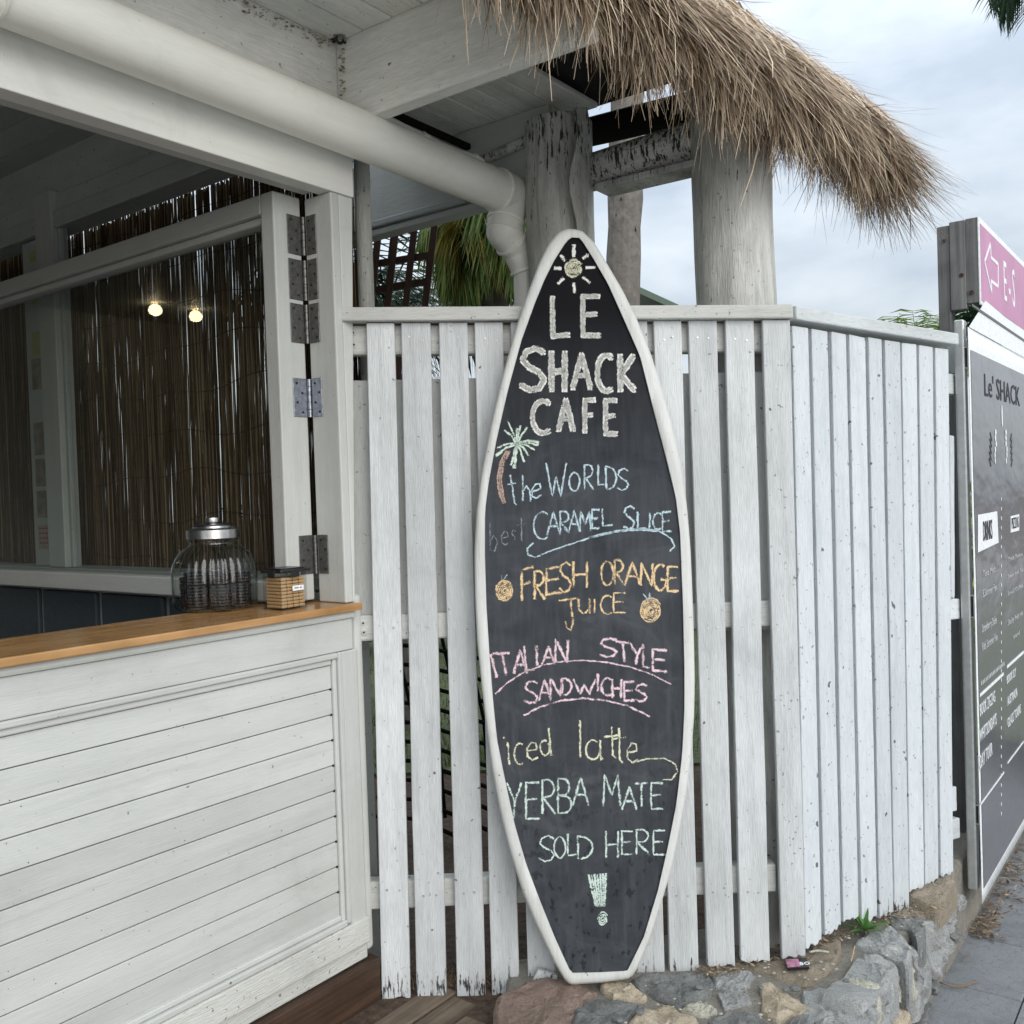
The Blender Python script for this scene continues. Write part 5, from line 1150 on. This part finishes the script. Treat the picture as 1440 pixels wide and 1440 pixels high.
for s, x0, y0, y1, x1 in (('Tuna Melt', 1382, 802, 812, 1400), ('E.Summer Fun', 1382, 829, 840, 1402), ('Strawberry Shake', 1381, 878, 890, 1402), ('Kids Summer Fun', 1381, 904, 916, 1403), ('Thick Shakes', 1417, 784, 790, 1438), ('Sweet Iced Tea', 1417, 808, 814, 1439), ('Small Coffee', 1417, 832, 838, 1439), ('Slushy fruit mix', 1417, 872, 880, 1439), ('blend', 1425, 893, 899, 1434)):
    btext(s, x0, y0, y1, x1, 'grey_print')
for s, x0, y0, y1, x1 in (('BOOK ZIGZAG', 1378, 990, 1008, 1400), ('WHITSUNDAYS', 1378, 1026, 1044, 1402), ('DAY TOUR', 1378, 1062, 1082, 1396), ('BOOK SLY', 1416, 950, 962, 1429), ('AUSTRALIA', 1417, 980, 993, 1431), ('GLASS TOURS', 1417, 1010, 1024, 1436)):
    btext(s, x0, y0, y1, x1, 'white_face')
ln_ = MB()
def bline(x0, y0, x1, w=.006):
    ln_ = MB()
    a_ = bp_(x0, y0); u1 = kpt(bp_(x1, y0))[0]; b_ = K(u1, 0, 0); b_ = V((b_.x, b_.y, a_.z)); n_ = kpt(a_)[1]; a2 = a_+Vd*.0003; b2 = K(u1, n_+.0003, a_.z); ln_.bar(a2, b2, Z, w, .0004); ln_.build('printed_rule', M['white_face'], bn)
bline(1378, 978, 1412); bline(1416, 938, 1440); bline(1379, 1131, 1413, .004); bline(1417, 1073, 1440, .004)
for k in range(17):
    a_ = bp_(1380, 961); q = K(kpt(a_)[0]+k*.026, vN+.0042, a_.z); ln_.box(q-Z*.007, Ud*.008, Vd*.0004, Z*.014)
for k in range(34):
    a_ = bp_(1408, 702+k*13.4); ell(ln_, a_, .006, .008, .0005, .0042, 6)
ln_.build('printed_dots', M['white_face'], bn, kind='stuff')
# ------------------------------------------------------------------ yard: trellis, palms, shed roof
tr_ = empty('trellis', hitY(560, 600, 3.75), 'dark brown timber lattice trellis standing behind the fence by the kiosk', 'trellis')
TY = 3.75
for i, x in enumerate((508, 533, 557, 583, 611)):
    MB().bar(hitY(x, 318, TY), hitY(x-30-i*2, 640, TY), (1, 0, 0), .0125, .009).build('slat', M['trellis'], tr_)
for i, y in enumerate((318, 367, 404, 445, 490, 540, 590)):
    MB().bar(hitY(500-y*.06+20, y+9, TY+.02), hitY(632-y*.075, y-8, TY+.02), (0, 0, 1), .0125, .009).build('slat', M['trellis'], tr_)
# dark steel mesh leaning in the bed, seen between the pickets
mg = empty('steel_mesh', V((-.45, 4.0, 0)), 'black steel lattice panel sagging in the garden bed behind the pickets', 'mesh panel')
for i in range(10):
    y = 905+i*27; MB().tube([hitY(530, y, 3.9), hitY(590, y+4, 3.8), hitY(690, y+24+i*3, 3.7)], .009, 6).build('mesh_bar', M['black'], mg)
for i in range(5):
    x = 555+i*33; MB().tube([hitY(x, 895, 3.9), hitY(x+26, 1010, 3.85), hitY(x+38, 1150, 3.8)], .008, 6).build('mesh_bar', M['black'], mg)
def frond(mb_, base, dirv, ln, nl, ll, droop=.8, wd_=.006, hang=.5):
    d = V(dirv).normalized(); q = V(base); pts = [q]
    for k in range(14):
        d = (d+V((0, 0, -droop/14))).normalized(); q = q+d*(ln/14); pts.append(q)
    mb_.tube(pts, [.010*(1-k/16) for k in range(15)], 4, False)
    for i in range(nl):
        f = (i+.5)/nl; idx = f*14; k = min(13, int(idx)); p = pts[k].lerp(pts[k+1], idx-k); t_ = (pts[k+1]-pts[k]).normalized(); sd_ = t_.cross(Z)
        sd_ = sd_.normalized() if sd_.length > 1e-3 else V((1, 0, 0))
        for sg in (-1, 1):
            l_ = ll*(.45+.55*math.sin(math.pi*(.15+.8*f)))*random.uniform(.8, 1.15); dd = (sd_*sg*.8+t_*.6+V((0, 0, -.15-hang*random.random()))).normalized()
            a_ = p; m_ = p+dd*l_*.5; e_ = m_+(dd+V((0, 0, -hang))).normalized()*l_*.5; w = V((0, 0, 1)).cross(dd); w = (w.normalized() if w.length > 1e-3 else V((1, 0, 0)))*wd_*.5 + t_*wd_*.5
            mb_.add([a_-w*.4, a_+w*.4, m_+w, m_-w, e_], [(0, 1, 2, 3), (3, 2, 4)])
def palm(name, base, h, label, mk, nf, ln, ll, nl=34, trunk_r=.09, lean=(0, 0), wd_=.012, droop=1.2, hang=.5, el=(-.3, 1.2), ang=None, seed=1, yel=False):
    random.seed(seed); e = empty(name, base, label, 'palm', 'palms behind the fence'); top = V(base)+V((lean[0], lean[1], h))
    pts = [V(base).lerp(top, k/24) for k in range(25)]; rs = [trunk_r*(1.15-.25*k/24)*(1+.035*(k % 2)) for k in range(25)]
    MB().tube(pts, rs, 16, jit=.08).build('trunk', M['trunk'], e)
    cr2 = MB(); cy = MB()
    for i in range(nf):
        a = (ang[0]+(ang[1]-ang[0])*random.random()) if ang else i*2.4+random.uniform(-.2, .2); e_ = random.uniform(*el)
        frond(cy if (yel and i % 7 == 0) else cr2, top, (math.cos(a)*math.cos(e_), math.sin(a)*math.cos(e_), math.sin(e_)), ln*random.uniform(.8, 1.1), nl, ll, droop, wd_, hang)
    cr2.build('crown', M[mk], e)
    if yel and cy.v: cy.build('dying_fronds', M['frond_y'], e)
    return e
def g0(px, py, Y): q = hitY(px, py, Y); return V((q.x, q.y, 0)), q.z
# trunk between the posts
b0, zz = g0(872, 440, 6.2); t1 = hitY(868, 400, 6.2); 
e = empty('palm_tree', b0, 'palm with scarred grey trunk standing between the two round posts', 'palm', 'palms behind the fence')
pts = [hitY(872-14*(k/30)**1*0 + (858-0 if False else 0)+ (k/30)*22, 640-k*40, 6.2) for k in range(31)]
pts[0].z = -.01
tk = MB().tube(pts, [.112-.0006*k+(.004 if k % 2 else 0) for k in range(31)], 20, jit=.12).build('trunk', M['trunk'], e)
cr2 = MB(); random.seed(5); tp = pts[-1]
for i in range(26): a = i*2.4; e_ = random.uniform(-.2, 1.2); frond(cr2, tp, (math.cos(a)*math.cos(e_), math.sin(a)*math.cos(e_), math.sin(e_)), 1.7, 24, .5, 1.3, .02)
cr2.build('crown', M['frond_dk'], e)
sc_ = MB()
for i in range(70):
    k = random.randint(8, 29); a = random.uniform(-2.6, -.4); q = pts[k]+V((math.cos(a)*.108, math.sin(a)*.108, random.uniform(-.06, .06))); w_ = random.uniform(.003, .009)
    sc_.add([q-V((w_, 0, .004)), q+V((w_, 0, -.004)), q+V((0, 0, random.uniform(.01, .03)))], [(0, 1, 2)])
sc_.build('trunk_scars', M['black'], e, kind='stuff')
b0, zz = g0(692, 290, 5.0); palm('palm_tree', b0, zz, 'bright green drooping palm seen under the pipe elbow', 'frond', 60, .42, .42, 40, .07, wd_=.012, droop=2.3, hang=1.3, el=(-.5, .9), seed=11, yel=True)
b0, zz = g0(540, 420, 5.6); palm('palm_tree', b0, zz-.1, 'low green palm behind the brown trellis', 'frond_dk', 26, .9, .4, 34, .06, wd_=.012, droop=1.2, seed=12)
b0, zz = g0(1290, 472, 9.5); palm('palm_tree', b0, zz-.25, 'small feathery palm top beyond the street fence', 'frond', 22, .55, .35, 26, .06, wd_=.014, droop=.9, seed=13, el=(.2, 1.4))
b0, zz = g0(1382, 452, 8.0); palm('palm_tree', b0, zz, 'loose palm glimpsed under the timber sign', 'frond_dk', 20, .30, .22, 20, .06, wd_=.012, droop=.9, seed=14, el=(-.4, 1.4))
b0, zz = g0(1484, -128, 7.5); palm('palm_tree', b0, zz, 'tall fan palm whose frond tips hang in at the top of the sky', 'frond_dk', 34, .72, .42, 30, .10, wd_=.011, droop=1.6, seed=15, el=(-.6, .9), hang=.4)
# hedge masses far behind
def bush(c0, r_, label, n=2600, seed=3, mk='frond_dk'):
    random.seed(seed); e = empty('hedge_shrub', (c0[0], c0[1], 0), label, 'shrub', 'shrubs behind the fence'); mb_ = MB()
    for i in range(n):
        v_ = V((random.gauss(0, 1), random.gauss(0, 1), random.gauss(0, 1))).normalized(); rr = random.random()**.35*(1+.25*noise.noise(v_*2.2)); p = V(c0)+V((v_.x*r_[0], v_.y*r_[1], v_.z*r_[2]))*rr
        if p.z < .02: continue
        a_ = V((random.gauss(0, 1), random.gauss(0, 1), random.gauss(0, 1))).normalized()*.06; b_ = a_.cross(v_+V((.1, .2, .3))).normalized()*.022; mb_.add([p-a_, p+b_, p+a_, p-b_], [(0, 1, 2, 3)])
    mb_.build('foliage', M[mk], e)
    MB().tube([V((c0[0], c0[1], 0)), V((c0[0], c0[1], c0[2]))], .04, 7).build('trunk', M['trunk'], e)
bush((-1.6, 8.5, .75), (1.8, .8, .75), 'dark green shrub far behind the kiosk end of the fence', seed=3)
bush((.9, 9, .7), (1.5, .8, .72), 'dark green shrub far behind the middle of the fence', seed=4)
bush((3.6, 8.0, .7), (.8, .7, .75), 'green shrub just beyond the end of the street fence', 1800, seed=6, mk='frond')
# shed roof seen over the rail
sr = empty('garden_shed', V((.9, 7.2, 0)), 'small shed with green tin roof behind the fence rail', 'shed')
A1, A2 = hitY(872, 400, 7.2), hitY(955, 438, 7.2); A3, A4 = A2+V((.3, 1.2, .0)), A1+V((.3, 1.2, 0))
MB().prism([A1, A2, A3, A4], (0, 0, .05)).build('roof', M['green_tin'], sr); MB().wbox(A1.x-.9, A2.x-.12, 7.25, 8.3, 0, A2.z-.01).build('wall', M['st_brown'], sr)
gpnl = MB().kbox(uB0+.35, uB0+.38, vB-1.2, vB-.25, 0.0, 1.15).build('green_panel', M['green_tin'], None); tag(gpnl, 'dark green panel glimpsed between street fence and banner post', 'panel')
